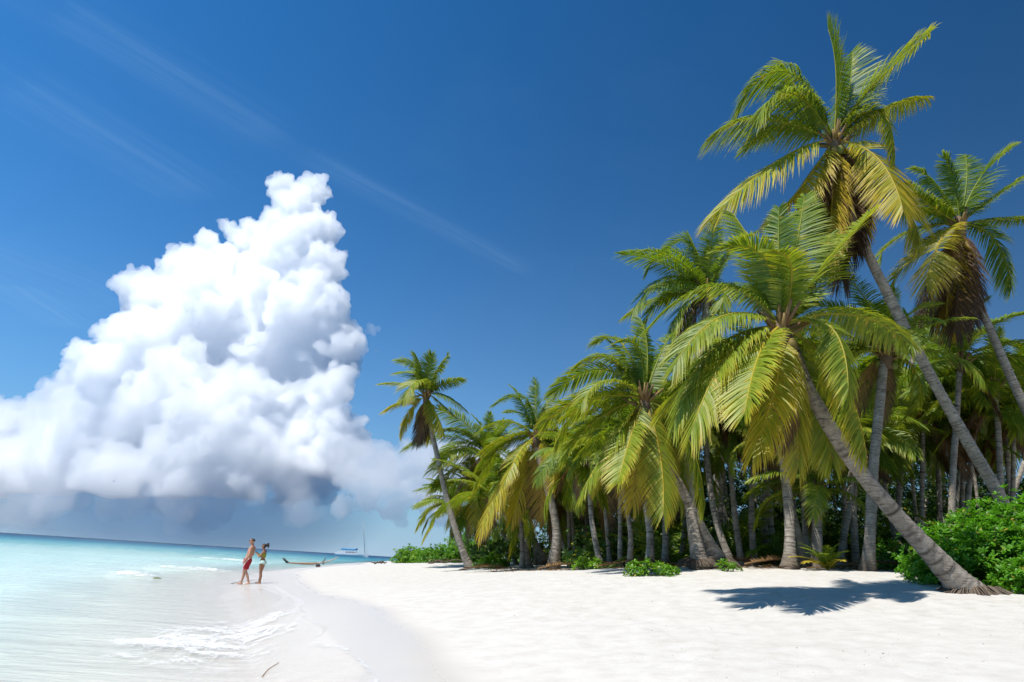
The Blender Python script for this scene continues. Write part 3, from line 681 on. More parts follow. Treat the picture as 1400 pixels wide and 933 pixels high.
def build_grove():
    crowns = [crown_mesh(100 + k, 17 + k % 3, 3.0, yellow=.25 + .12 * (k % 4), dead=1 + k % 3) for k in range(9)]
    for c in crowns: c.materials.append(M_FROND)
    # trunks one can tell apart at the edge of the grove, left to right
    V = [('dark trunk standing straight behind the leaning trunk near the left hedge', [(715, 764, 36), (713, 730, 36), (709, 690, 36), (708, 650, 36)], .15, .9),
         ('thin pale trunk close right of the thick curved brown trunk', [(779, 764, 36), (777, 700, 36), (770, 650, 36), (768, 620, 36)], .12, .9),
         ('dark slim trunk right beside the thin pale one', [(787, 764, 37), (783, 715, 37), (778, 660, 37), (776, 625, 37)], .12, .9),
         ('short trunk bending left whose foot meets the thin pale one', [(781, 766, 35.4), (768, 740, 35.6), (762, 710, 36), (757, 670, 37), (755, 640, 37)], .13, .8),
         ('dark trunk leaning left under the long yellow fronds', [(822, 766, 26), (813, 735, 26), (808, 700, 26.2), (806, 650, 26.6), (806, 620, 27)], .13, .85),
         ('dark trunk with pale rings behind the ringed pale trunk', [(848, 766, 26), (848, 720, 26), (849, 670, 26), (850, 625, 26.5)], .11, .85),
         ('slim ringed pale trunk left of the stout grey one', [(861, 769, 23.5), (862, 730, 23.5), (856, 690, 23.6), (850, 650, 24), (848, 600, 24.5)], .11, .8),
         ('stout grey trunk under the front frond of the bushy palm', [(888, 769, 22.5), (889, 735, 22.6), (884, 690, 22.8), (876, 640, 23), (872, 590, 23.4)], .155, .85),
         ('grey trunk seen below the long hanging frond', [(909, 768, 25), (910, 735, 25), (910, 690, 25.2), (911, 640, 25.5)], .14, .8),
         ('brown trunk curving left right of the crossed trunks', [(1000, 768, 23), (983, 725, 23.2), (973, 680, 23.5), (967, 630, 24), (964, 560, 24.5)], .14, .9),
         ('pale brown trunk right of the one curving left, sunlit spots on it', [(1014, 768, 24), (1006, 715, 24), (1001, 665, 24.2), (998, 620, 24.5), (997, 560, 25)], .13, .85),
         ('brown trunk with a torn dead frond hanging against it', [(1031, 767, 24), (1028, 720, 24), (1028, 670, 24.2), (1031, 620, 24.5), (1033, 570, 25)], .135, .85),
         ('grey trunk deeper between two brown ones, swollen foot', [(1046, 762, 28), (1046, 715, 28), (1046, 660, 28), (1044, 600, 28.5)], .19, .9),
         ('pale thin trunk leaning just behind the ringed grey trunk', [(1096, 772, 20.8), (1093, 735, 20.9), (1082, 690, 21.2), (1070, 640, 21.8), (1058, 600, 22.4)], .105, .8),
         ('dark trunk right of the ringed grey one', [(1103, 768, 23), (1101, 720, 23), (1099, 670, 23.4), (1098, 610, 24)], .13, .85),
         ('stubby dark palm with a brown skirt of dead leaves behind the small sprout', [(1115, 771, 21), (1117, 730, 21), (1117, 690, 21), (1117, 668, 21)], .20, .72),
         ('dim trunk leaning right behind the slanting grey trunk', [(1145, 755, 25), (1155, 725, 25), (1161, 690, 25.2), (1164, 640, 25.6), (1165, 590, 26)], .15, .9),
         ('dim grey trunk standing upright right behind the slanting one', [(1168, 750, 27), (1167, 710, 27), (1167, 660, 27.2), (1166, 600, 27.6)], .17, .9),
         ('brown ringed trunk rising straight behind the big bush', [(1300, 775, 23.5), (1301, 715, 23.5), (1303, 640, 23.6), (1308, 570, 23.8), (1312, 505, 24), (1312, 492, 24)], .145, 1.0),
         ('dark trunk behind the foot of the tallest palm', [(1375, 770, 25), (1370, 700, 25), (1367, 640, 25), (1364, 580, 25.2), (1358, 530, 25.4)], .15, 1.0),
         ('palm behind the tallest trunk with drooping fronds against the sky', [(1225, 780, 30), (1228, 700, 30), (1235, 600, 30), (1250, 470, 30)], .16, 1.05),
         ('palm at the far right edge with a frond reaching up against the sky', [(1450, 780, 27), (1446, 680, 27), (1440, 580, 27), (1430, 505, 27)], .16, 1.0)]
    rng = np.random.default_rng(77)
    for k, (lab, pts, r, sc) in enumerate(V):
        grove_palm(lab, pts, r * .86, crowns[k % 9], sc * (.95 + .1 * rng.random()), rng.random() * 6.28, 200 + k, 'palms at the edge of the grove', dark=.8)
    # deep in the shade: trunks and crowns nobody could tell apart
    sky_x, sky_y = [600, 700, 800, 900, 1000, 1150, 1260, 1400, 1500], [650, 600, 575, 520, 470, 445, 470, 470, 480]
    k = 0; tries = 0; placed = []
    while k < 95 and tries < 3000:
        tries += 1
        px = 690 + 760 * rng.random(); Y = 27 + 34 * rng.random() ** 1.2
        if px < 800: Y += 8
        x, y = at(px, 780, Y)[:2]
        if any((x - a) ** 2 + (y - b) ** 2 < 1.3 ** 2 for a, b in placed): continue
        placed.append((x, y))
        top = np.interp(px, sky_x, sky_y) + 55 + 150 * rng.random() ** 1.2
        lean = rng.normal(-8, 24)
        top = min(top, 560 if px > 900 else 640 if px > 800 else 680) + (12 * rng.random())
        pts = [(px, 780, Y), (px + lean * .2, 740, Y), (px + lean * .6, (740 + top) / 2, Y), (px + lean, top, Y)]
        grove_palm('dim palm deep in the shaded grove among many like it', pts, .10 + .04 * rng.random(), crowns[k % 9], .95 + .3 * rng.random(), rng.random() * 6.28, 300 + k, 'palms deep in the grove', dark=.8)
        k += 1
    # trunkless young palms in the shade
    young = [crown_mesh(400 + k, 9, 2.3, nl=34, wid=1.6, yellow=.3, dead=0) for k in range(4)]
    for c in young: c.materials.append(M_FROND)
    k = 0
    for i in range(60):
        px = 775 + 645 * rng.random(); Y = 24.5 + 16 * rng.random()
        if px < 860: Y += 9
        p = at(px, 770, Y); z = gz(p[0], p[1])
        o = obj('young_palm', young[i % 4], None, None, (p[0], p[1], z - .1)); o.scale = (.8 + .6 * rng.random(),) * 3; o.rotation_euler = (0, 0, rng.random() * 6.28)
        tag(o, 'trunkless young palm growing in the shade between trunks', 'young palm', 'young palms under the grove')
    # the one sprout in the sun
    g = Geo(); rg = np.random.default_rng(5)
    for i in range(13):
        P = auto_frond(rg, i * 2.4, math.radians(82 - 4 * i), math.radians(60), .85)
        frond_geo(g, P, side_of(P), .28 + .055 * i * (i > 8), .3, 1.3, 16, 1.2, rg, rr=.014)
    p = at(1131, 773, 19.6); o = obj('young_palm', g.mesh('young_palm'), M_FROND, None, (p[0], p[1], gz(p[0], p[1])))
    tag(o, 'small sunlit palm sprout with yellow lower leaves at the foot of the stubby dark palm', 'young palm', 'young palms under the grove')
    # brown skirt of the stubby palm
    for i, (px, Y, a, hu, lab) in enumerate([(1018, 20.6, .4, 1.7, 'brown dead frond lying on the sand right of the crossed trunks'), (1040, 21.5, 2.6, 2.0, 'dark dead frond lying on the sand by the ringed grey trunk'), (735, 30.5, .2, 1.6, 'brown dead frond lying before the curved brown trunk'),
                                     (700, 33, 2.9, 1.8, 'dead frond lying beside the straight dark trunk at the left'), (930, 21, 3.0, 1.8, 'dead frond lying in shade left of the crossed trunks'), (1150, 20.5, .1, 1.7, 'dead frond lying between the sprout and the pale straight trunk')]):
        p = at(px, 772, Y); n = 14; t = np.linspace(0, 1, n); P = np.stack([t * 2.3 * math.cos(a), t * 2.3 * math.sin(a) * .6 + .25 * t * t, np.zeros(n)], -1)
        P[:, 2] = ground(P[:, 0] + p[0], P[:, 1] + p[1]) + .10 + .12 * np.sin(t * 3)
        org = np.array([p[0], p[1], gz(p[0], p[1])]); P[:, 2] -= org[2]
        g = Geo(); frond_geo(g, P, np.array([-math.sin(a), math.cos(a), .1]), hu, .12, 1.2, 30, .9, np.random.default_rng(60 + i), tatter=.3)
        tag(obj('fallen_frond', g.mesh('fallen_frond'), M_DEAD, None, org), lab, 'palm frond', 'dead fronds on the sand')
    # dark scrub filling the floor of the grove
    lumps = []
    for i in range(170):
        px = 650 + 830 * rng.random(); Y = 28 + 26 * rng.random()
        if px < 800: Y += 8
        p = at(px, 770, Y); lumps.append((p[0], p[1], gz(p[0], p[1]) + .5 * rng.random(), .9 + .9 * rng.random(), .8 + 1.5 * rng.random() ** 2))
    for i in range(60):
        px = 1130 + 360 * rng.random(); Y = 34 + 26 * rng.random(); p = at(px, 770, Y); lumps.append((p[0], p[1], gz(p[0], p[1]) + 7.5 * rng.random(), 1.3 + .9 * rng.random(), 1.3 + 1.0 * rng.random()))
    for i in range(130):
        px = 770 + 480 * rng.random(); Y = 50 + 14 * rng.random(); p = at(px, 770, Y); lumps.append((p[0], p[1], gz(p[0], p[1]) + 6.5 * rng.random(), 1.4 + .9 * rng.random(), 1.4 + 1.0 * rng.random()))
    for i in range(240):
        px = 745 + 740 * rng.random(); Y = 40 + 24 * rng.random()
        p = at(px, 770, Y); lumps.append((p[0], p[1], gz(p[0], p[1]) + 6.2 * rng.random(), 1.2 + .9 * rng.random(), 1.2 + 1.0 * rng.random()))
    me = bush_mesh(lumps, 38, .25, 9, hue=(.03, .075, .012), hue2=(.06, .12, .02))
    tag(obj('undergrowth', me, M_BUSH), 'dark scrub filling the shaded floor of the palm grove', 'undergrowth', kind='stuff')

# ---------------------------------------------------------------- bushes
def bush_mesh(lumps, per, leaf, seed, hue=(.05, .17, .012), hue2=(.13, .30, .02), nleaf=9, origin=None, zmin=None):
    """lumps: (x,y,z,radius,height); rosettes of spoon-shaped leaves through the outer half of each lump"""
    rng = np.random.default_rng(seed); g = Geo()
    c, d = [], []
    for (x, y, z, r, h) in lumps:
        n = int(per * r * r) + 4
        dirs = unit(rng.standard_normal((n, 3)) + np.array([0, 0, .45])); rad = .45 + .58 * rng.random(n) ** .6
        pos = np.array([x, y, z]) + dirs * rad[:, None] * np.array([r, r, h]) * (1 + .08 * rng.standard_normal((n, 1)))
        ok = pos[:, 2] > (z - .05)
        c.append(pos[ok]); d.append(unit(dirs[ok] * np.array([1, 1, 1]) + np.array([0, 0, .7]) + .35 * rng.standard_normal((ok.sum(), 3))))
    c, d = np.concatenate(c), np.concatenate(d); n = len(c)
    A = unit(np.cross(d, rng.standard_normal((n, 3)))); B = np.cross(d, A)
    tone = rng.random(n)
    for k in range(nleaf):
        az = k * 2.4 + rng.random(n) * .5
        e = np.interp(k / nleaf, [0, 1], [.1, 1.15]) + .15 * rng.standard_normal(n)
        o = A * np.cos(az)[:, None] + B * np.sin(az)[:, None]
        D = unit(o * np.cos(e)[:, None] + d * np.sin(e)[:, None]); U = unit(np.cross(D, np.cross(d, D)) + 1e-6); W = unit(np.cross(D, d + .02))
        l = leaf * (.75 + .5 * rng.random(n)) * (1 - .35 * k / nleaf); w = l * .19
        p0 = c
        p1 = c + D * (l * .45)[:, None] + U * (l * .05)[:, None]; p2 = c + D * (l * .8)[:, None] + U * (l * .03)[:, None]; p3 = c + D * l[:, None] - U * (l * .05)[:, None]
        V = np.stack([p0, p1 + W * (w * .7)[:, None], p1 - W * (w * .7)[:, None], p2 + W * w[:, None], p2 - W * w[:, None], p3], 1)
        off = (np.arange(n) * 6)[:, None]
        Q = off + np.array([[1, 2, 4, 3]]); T = np.concatenate([off + np.array([[0, 2, 1]]), off + np.array([[3, 4, 5]])])
        tt = np.clip(tone * .8 + .35 * k / nleaf + .12 * rng.standard_normal(n), 0, 1)[:, None]
        col = np.array(hue) * (1 - tt) + np.array(hue2) * tt
        yl = rng.random(n) < .03; col[yl] = (.32, .28, .03)
        g.add(V.reshape(-1, 3), Q, T, np.repeat(col, 6, 0))
    # woody stems
    for (x, y, z, r, h) in lumps[:60]:
        for k in range(3):
            a = np.array([x, y, z - .1]); b = a + np.array([rng.normal(0, .5) * r, rng.normal(0, .5) * r, h * .8])
            v, q, t = tube(np.array([a, (a + b) / 2 + .05 * rng.standard_normal(3), b]), [.02, .014, .006], 4); g.add(v, q, t, (.12, .10, .06))
    return g.mesh('foliage', origin=origin)

def bush(name, label, spots, per, leaf, seed, group='green beach bushes', **kw):
    """spots: (px, Y, radius, height, lift)"""
    l = []
    for (px, Y, r, h, *lift) in spots:
        p = at(px, 770, Y); l.append((p[0], p[1], gz(p[0], p[1]) + (lift[0] if lift else 0), r, h))
    org = np.array(l[0][:3])
    me = bush_mesh(l, per, leaf, seed, origin=org, **kw)
    o = obj(name, me, M_BUSH, None, org); tag(o, label, 'bush', group); return o

def build_bushes():
    rng = np.random.default_rng(21)
    spots = []
    for (px, Y, r, h) in [(1280, 15.4, .55, .8), (1312, 15.5, .7, 1.0), (1352, 15.6, .8, 1.4), (1395, 15.0, .8, 1.5), (1440, 14.6, .9, 1.6), (1400, 14.0, .45, .65), (1432, 13.5, .55, .8), (1340, 16.8, 1.0, 1.7), (1390, 16.8, 1.1, 2.0), (1440, 16.6, 1.1, 2.1),
                          (1290, 17, .9, 1.2), (1490, 15.5, 1.2, 1.9), (1262, 16.2, .35, .6), (1480, 14, .9, 1.2), (1375, 15.6, .8, 1.6), (1320, 17.5, 1, 1.5)]:
        spots.append((px, Y, r, h))
    bush('beach_bush', 'big glossy green bush spreading behind the foot of the leaning palm', [(a, b, c * 1.12, d * .98) for a, b, c, d in spots], 400, .15, 31, hue=(.05, .17, .01), hue2=(.13, .33, .02))
    bush('beach_bush', 'dense low green hedge behind the lone slim palm', [(px, 58 + rng.normal(0, 1.2), 1.5, h * 1.45) for px, h in [(590, .9), (610, 1.2), (630, 1.6), (650, 2.1), (668, 2.3), (685, 2.2), (700, 1.6), (712, 1.2), (640, 1.5), (660, 1.8), (620, 1.2)]], 95, .26, 32, hue=(.05, .15, .01), hue2=(.12, .27, .02))
    bush('beach_bush', 'rounded bush at the far left end of the vegetation beside the sea', [(549, 88, 1.3, 1.7), (556, 87, 1.4, 2.0), (566, 86, 1.4, 1.7), (575, 84, 1.4, 1.5), (585, 82, 1.5, 1.5), (595, 80, 1.5, 1.4)], 120, .34, 33, hue=(.07, .18, .012), hue2=(.16, .32, .02))
    bush('beach_bush', 'small bright green plant at the foot of the lone slim palm', [(665, 38, .7, .6), (675, 37.8, .75, .7), (685, 38, .5, .45)], 170, .2, 34, hue=(.08, .2, .012), hue2=(.18, .34, .02))
    bush('beach_bush', 'sprawling green seedling patch on sand in front of the slim grove trunks', [(800, 25.0, .36, .40), (814, 24.4, .32, .34), (793, 25.4, .26, .24), (822, 24.7, .2, .24)], 300, .14, 35, hue=(.08, .2, .012), hue2=(.2, .36, .02))
    bush('beach_bush', 'pair of low green plants on open sand left of the crossed trunks', [(875, 18.2, .36, .40), (886, 18.1, .32, .38), (907, 18.2, .24, .26), (915, 17.9, .2, .2), (866, 18.2, .24, .26), (922, 18.1, .14, .16)], 420, .115, 36, hue=(.07, .19, .012), hue2=(.17, .34, .02))
    bush('beach_bush', 'little green plant right at the foot of the crossed trunks', [(991, 19.2, .24, .26), (1000, 19.1, .2, .2)], 330, .11, 37, hue=(.07, .19, .012), hue2=(.17, .34, .02))
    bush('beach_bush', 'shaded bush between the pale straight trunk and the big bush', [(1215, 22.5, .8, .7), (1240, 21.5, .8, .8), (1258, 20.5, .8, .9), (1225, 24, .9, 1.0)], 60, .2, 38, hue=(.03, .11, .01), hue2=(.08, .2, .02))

# ---------------------------------------------------------------- people
def chain(c, r, pts, rad, step=.35):
    pts = np.asarray(pts, float)
    for i in range(len(pts) - 1):
        a, b = pts[i], pts[i + 1]; Ln = np.linalg.norm(b - a); n = max(2, int(Ln / (min(rad[i], rad[i + 1]) * step)) + 1)
        for k in range(n):
            t = k / (n - 1); c.append(a * (1 - t) + b * t); r.append(rad[i] * (1 - t) + rad[i + 1] * t)
def ell(c, r, a, b, ra): chain(c, r, [a, b], [ra, ra])
def hand(c, r, wrist, d, pn, s=1.0):
    """palm and five bent fingers; d along the hand, pn out of the palm"""
    wrist = np.asarray(wrist, float); d = unit(d); pn = unit(np.asarray(pn, float) - d * (np.asarray(pn) @ d)); w = np.cross(d, pn)
    for k in (-1, 0, 1): chain(c, r, [wrist, wrist + d * .085 * s + w * .022 * k * s], [.017 * s, .016 * s])
    for k, ln in zip((-1.5, -.5, .5, 1.5), (.062, .075, .078, .066)):
        a = wrist + d * .085 * s + w * .0185 * k * s; b = a + (d * .9 + pn * .25) * ln * .55 * s; e = b + (d * .6 + pn * .7) * ln * .45 * s
        chain(c, r, [a, b, e], [.0092, .0088, .0078], .6)
    a = wrist + d * .03 * s + w * .03 * s; b = a + (d * .6 + w * .7) * .035 * s; e = b + (d * .8 + pn * .3) * .028 * s
    chain(c, r, [a, b, e], [.011, .010, .009], .6)
def cut(me, keep):
    """faces of me whose centre passes keep(), as arrays"""
    co = np.zeros(len(me.vertices) * 3); me.vertices.foreach_get('co', co); co = co.reshape(-1, 3)
    no = np.zeros(len(me.vertices) * 3); me.vertices.foreach_get('normal', no); no = no.reshape(-1, 3)
    F_ = [list(p.vertices) for p in me.polygons]
    return co, no, [f for f in F_ if keep(co[f].mean(0))]
def garment(name, me, keep, off, material, parent):
    co, no, fs = cut(me, keep)
    use = sorted({i for f in fs for i in f}); mp = {i: k for k, i in enumerate(use)}
    v = co[use] + no[use] * off
    m2 = bpy.data.meshes.new(name); m2.from_pydata(v.tolist(), [], [[mp[i] for i in f] for f in fs]); m2.update()
    for p in m2.polygons: p.use_smooth = True
    o = obj(name, m2, material, parent)
    so = o.modifiers.new('cloth', 'SOLIDIFY'); so.thickness = .008; so.offset = -1
    return o
def head_blobs(c, r, top, fx, s=1.0):
    """head centred near top; fx = facing unit vector"""
    f = np.asarray(fx, float); c0 = np.asarray(top, float); sd = np.cross(f, [0, 0, 1])
    chain(c, r, [c0 + f * -.02 + [0, 0, .025], c0 + f * .025 + [0, 0, .03]], [.085 * s, .083 * s])
    chain(c, r, [c0 + f * .03 + [0, 0, -.04], c0 + f * .045 + [0, 0, -.075]], [.066 * s, .05 * s])
    chain(c, r, [c0 + f * .098 + [0, 0, .012], c0 + f * .112 + [0, 0, -.022]], [.011, .016])            # nose
    chain(c, r, [c0 + f * .082 + sd * .02 + [0, 0, -.055], c0 + f * .082 - sd * .02 + [0, 0, -.055]], [.013, .013])   # lips
    for k in (-1, 1):
        chain(c, r, [c0 + sd * .083 * k + [0, 0, .015], c0 + sd * .087 * k + f * .004 + [0, 0, -.022]], [.018, .012])  # ears
        chain(c, r, [c0 + f * .088 + sd * .032 * k + [0, 0, .035], c0 + f * .086 + sd * .045 * k + [0, 0, .035]], [.014, .013])  # brow
def skin(name, col): return simple(name, col, .5, .12, 6, 0, .4)

def build_people():
    # man faces left (-x), leaning back a little
    A = lambda *p: np.array(p, float)
    b = ctrl['man'].copy(); b[2] = gz(b[0], b[1])
    man = empty('person', b, 'bare-chested man in red board shorts and sunglasses standing on the wet sand', 'person')
    c, r = [], []
    f = unit([-.92, -.38, 0])
    hipz = .93; hip = A(.02, 0, hipz); sh = A(.13, .02, 1.42)
    chain(c, r, [A(.01, 0, .90), A(.03, 0, 1.02), A(.05, .0, 1.12)], [.125, .125, .125])
    for k in (-1, 1):
        chain(c, r, [A(.02, .075 * k, .92), A(.05, .07 * k, 1.10), A(.09, .085 * k, 1.30)], [.105, .105, .115])
        chain(c, r, [A(.10, .09 * k, 1.36), A(.13, .175 * k, 1.41)], [.10, .068])
    chain(c, r, [A(.12, 0, 1.42), A(.105, 0, 1.54)], [.075, .058])
    head_blobs(c, r, A(.075, -.01, 1.655), unit([-.97, -.22, -.05]))
    # arms: near arm (towards camera, -y) hangs forward; far arm too
    chain(c, r, [A(.13, -.185, 1.40), A(.12, -.235, 1.13), A(.0, -.25, .92)], [.056, .043, .029]); hand(c, r, A(.0, -.25, .92), [-.6, 0, -.8], [0, 1, 0])
    chain(c, r, [A(.13, .185, 1.40), A(.10, .24, 1.13), A(-.08, .22, .95)], [.056, .043, .029]); hand(c, r, A(-.08, .22, .95), [-.7, 0, -.6], [0, -1, 0])
    # legs: far leg ahead, near leg half a step behind with the heel up
    for (k, foot, knee) in ((1, A(-.13, .10, .06), A(-.09, .10, .50)), (-1, A(.24, -.10, .09), A(.04, -.10, .50))):
        chain(c, r, [A(.02, .09 * k, .90), A(.0, .095 * k, .75) * .5 + knee * .5, knee], [.105, .085, .058])
        chain(c, r, [knee, knee * .6 + foot * .4 + A(.02, 0, 0), foot], [.056, .055, .036])
        toe = foot + (A(-.155, 0, -.035) if k > 0 else A(-.14, 0, -.065))
        chain(c, r, [foot + A(.03, 0, -.025), toe], [.038, .026]); chain(c, r, [foot + A(-.02, .02 * k, -.03), toe + A(.01, .03, 0)], [.03, .02])
    me = remeshed('body', spheres_mesh('t', c, r, 2), .0095, 2)
    obj('body', me, skin('man_skin', (.50, .26, .17)), man)
    # shorts
    c2, r2 = [], []
    chain(c2, r2, [A(.02, 0, .97), A(.02, 0, .86)], [.15, .16])
    for k, knee in ((1, A(-.065, .10, .56)), (-1, A(.035, -.10, .56))):
        chain(c2, r2, [A(.02, .07 * k, .92), knee], [.15, .105])
    ms = remeshed('shorts', spheres_mesh('t', c2, r2, 2), .014, 3)
    m, nt, out = mat('red_shorts'); g = N(nt, 'ShaderNodeTexCoord'); sx = N(nt, 'ShaderNodeSeparateXYZ'); L(nt, g.outputs['Object'], sx.inputs[0])
    k1 = math_(nt, 'ADD', math_(nt, 'MULTIPLY', sx.outputs[0], 1.0), math_(nt, 'MULTIPLY', sx.outputs[2], -.62))
    st = ramp(nt, math_(nt, 'ADD', k1, 1.0), [(.47, (0, 0, 0)), (.472, (1, 1, 1)), (.508, (1, 1, 1)), (.51, (0, 0, 0))], 'CONSTANT').outputs[0]
    bs = N(nt, 'ShaderNodeBsdfPrincipled', ins={'Roughness': .8}); L(nt, mixc(nt, st, (.42, .012, .022), (.75, .72, .7)), bs.inputs['Base Color']); L(nt, bs.outputs[0], out.inputs[0])
    o = garment('shorts', ms, lambda p: .585 < p[2] < 1.0, 0, m, man)
    # hair cap and sunglasses
    hd = A(.075, -.01, 1.655)
    garment('hair', me, lambda p: p[2] > hd[2] + .02 and (p[2] > hd[2] + .075 or p[0] > hd[0] + .0) and np.hypot(p[0] - hd[0], p[1] - hd[1]) < .12, .012, simple('dark_hair', (.03, .02, .015), .6), man)
    g = Geo()
    for k in (-1, 1):
        v, fc = ico(1); g.add(v * A(.012, .026, .019) + hd + A(-.103, -.02 + .034 * k, .026), None, fc, (.01, .01, .01))
        vv, q, t = tube(np.array([hd + A(-.095, -.01 + .065 * k, .03), hd + A(-.01, -.005 + .09 * k, .028)]), .005, 4); g.add(vv, q, t, (.01, .01, .01))
    obj('sunglasses', g.mesh('sunglasses'), simple('dark_lens', (.01, .01, .012), .15), man)

    b = ctrl['woman'].copy(); b[2] = gz(b[0], b[1])
    wom = empty('person', b, 'dark-haired woman in a green bikini top and pale mint bottoms, hands reaching to the man', 'person')
    c, r = [], []
    K = .885
    chain(c, r, [A(0, 0, .90), A(.0, 0, 1.02), A(.0, 0, 1.14)], [.11, .092, .098])
    for k in (-1, 1):
        chain(c, r, [A(.015, .085 * k, .89), A(0, .055 * k, 1.05), A(.0, .065 * k, 1.25)], [.115, .078, .088])
        chain(c, r, [A(.0, .06 * k, 1.33), A(.02, .145 * k, 1.37)], [.08, .055])
        chain(c, r, [A(-.075, .062 * k, 1.22), A(-.085, .065 * k, 1.215)], [.058, .056])
        chain(c, r, [A(.05, .075 * k, .88), A(.05, .075 * k, .86)], [.105, .10])
    chain(c, r, [A(.0, 0, 1.37), A(-.015, 0, 1.50)], [.062, .048])
    head_blobs(c, r, A(-.035, 0, 1.60), unit([-.98, .1, 0]), .95)
    chain(c, r, [A(.02, -.15, 1.365), A(-.10, -.20, 1.13), A(-.29, -.12, 1.27)], [.046, .038, .026]); hand(c, r, A(-.29, -.12, 1.27), [-.8, .1, .5], [-.5, 0, -.8], .92)
    chain(c, r, [A(.02, .15, 1.365), A(-.12, .19, 1.14), A(-.33, .10, 1.30)], [.046, .038, .026]); hand(c, r, A(-.33, .10, 1.30), [-.8, -.1, .5], [-.5, 0, -.8], .92)
    for (k, foot, knee) in ((1, A(-.05, .085, .06), A(-.05, .085, .48)), (-1, A(.06, -.085, .06), A(.03, -.085, .48))):
        chain(c, r, [A(.015, .085 * k, .88), A(.0, .085 * k, .68), knee], [.112, .085, .056])
        chain(c, r, [knee, knee * .62 + foot * .38 + A(.025, 0, 0), foot], [.053, .05, .032])
        toe = foot + A(-.15, 0, -.035)
        chain(c, r, [foot + A(.03, 0, -.025), toe], [.034, .023]); chain(c, r, [foot + A(-.02, .02 * k, -.03), toe + A(.01, .025, 0)], [.026, .018])
    c = [p * K for p in c]; r = [q * K for q in r]
    me = remeshed('body', spheres_mesh('t', c, r, 2), .0085, 2)
    obj('body', me, skin('woman_skin', (.30, .135, .07)), wom)
    inb = lambda p: abs(p[1]) < .19 * K
    garment('bikini_top', me, lambda p: 1.145 * K < p[2] < 1.30 * K and abs(p[1]) < .165 * K and p[0] > -.19 * K and (p[0] > .0 or p[2] < 1.29 * K), .009, simple('green_cloth', (.25, .30, .03), .7, .3, 30), wom)
    garment('bikini_bottom', me, lambda p: (.80 * K < p[2] < .985 * K) and p[2] > .80 * K + .35 * max(0, abs(p[1]) - .05) and abs(p[1]) < .25 * K and p[0] > -.2, .011, simple('mint_cloth', (.52, .70, .62), .7), wom)
    hd = A(-.035, 0, 1.60) * K
    hair = garment('hair', me, lambda p: p[2] > hd[2] - .05 and (p[2] > hd[2] + .06 or p[0] > hd[0] + .005) and np.hypot(p[0] - hd[0], p[1]) < .12, .014, simple('dark_hair_tied', (.025, .015, .012), .6), wom)
    g = Geo(); rg = np.random.default_rng(3)
    for k in range(40):
        a = hd + A(.075, 0, .055); e = a + A(.05 + .04 * rg.random(), .05 * rg.normal(), .03 * rg.normal() + .01); q = e + A(.02, .03 * rg.normal(), -.05 - .03 * rg.random())
        v, qq, t = tube(bez(a, e, q, 5), np.linspace(.013, .006, 5), 4); g.add(v, qq, t, (.03, .02, .015))
    obj('hair_bun', g.mesh('hair_bun', True), simple('dark_hair_bun', (.025, .015, .012), .6), wom)

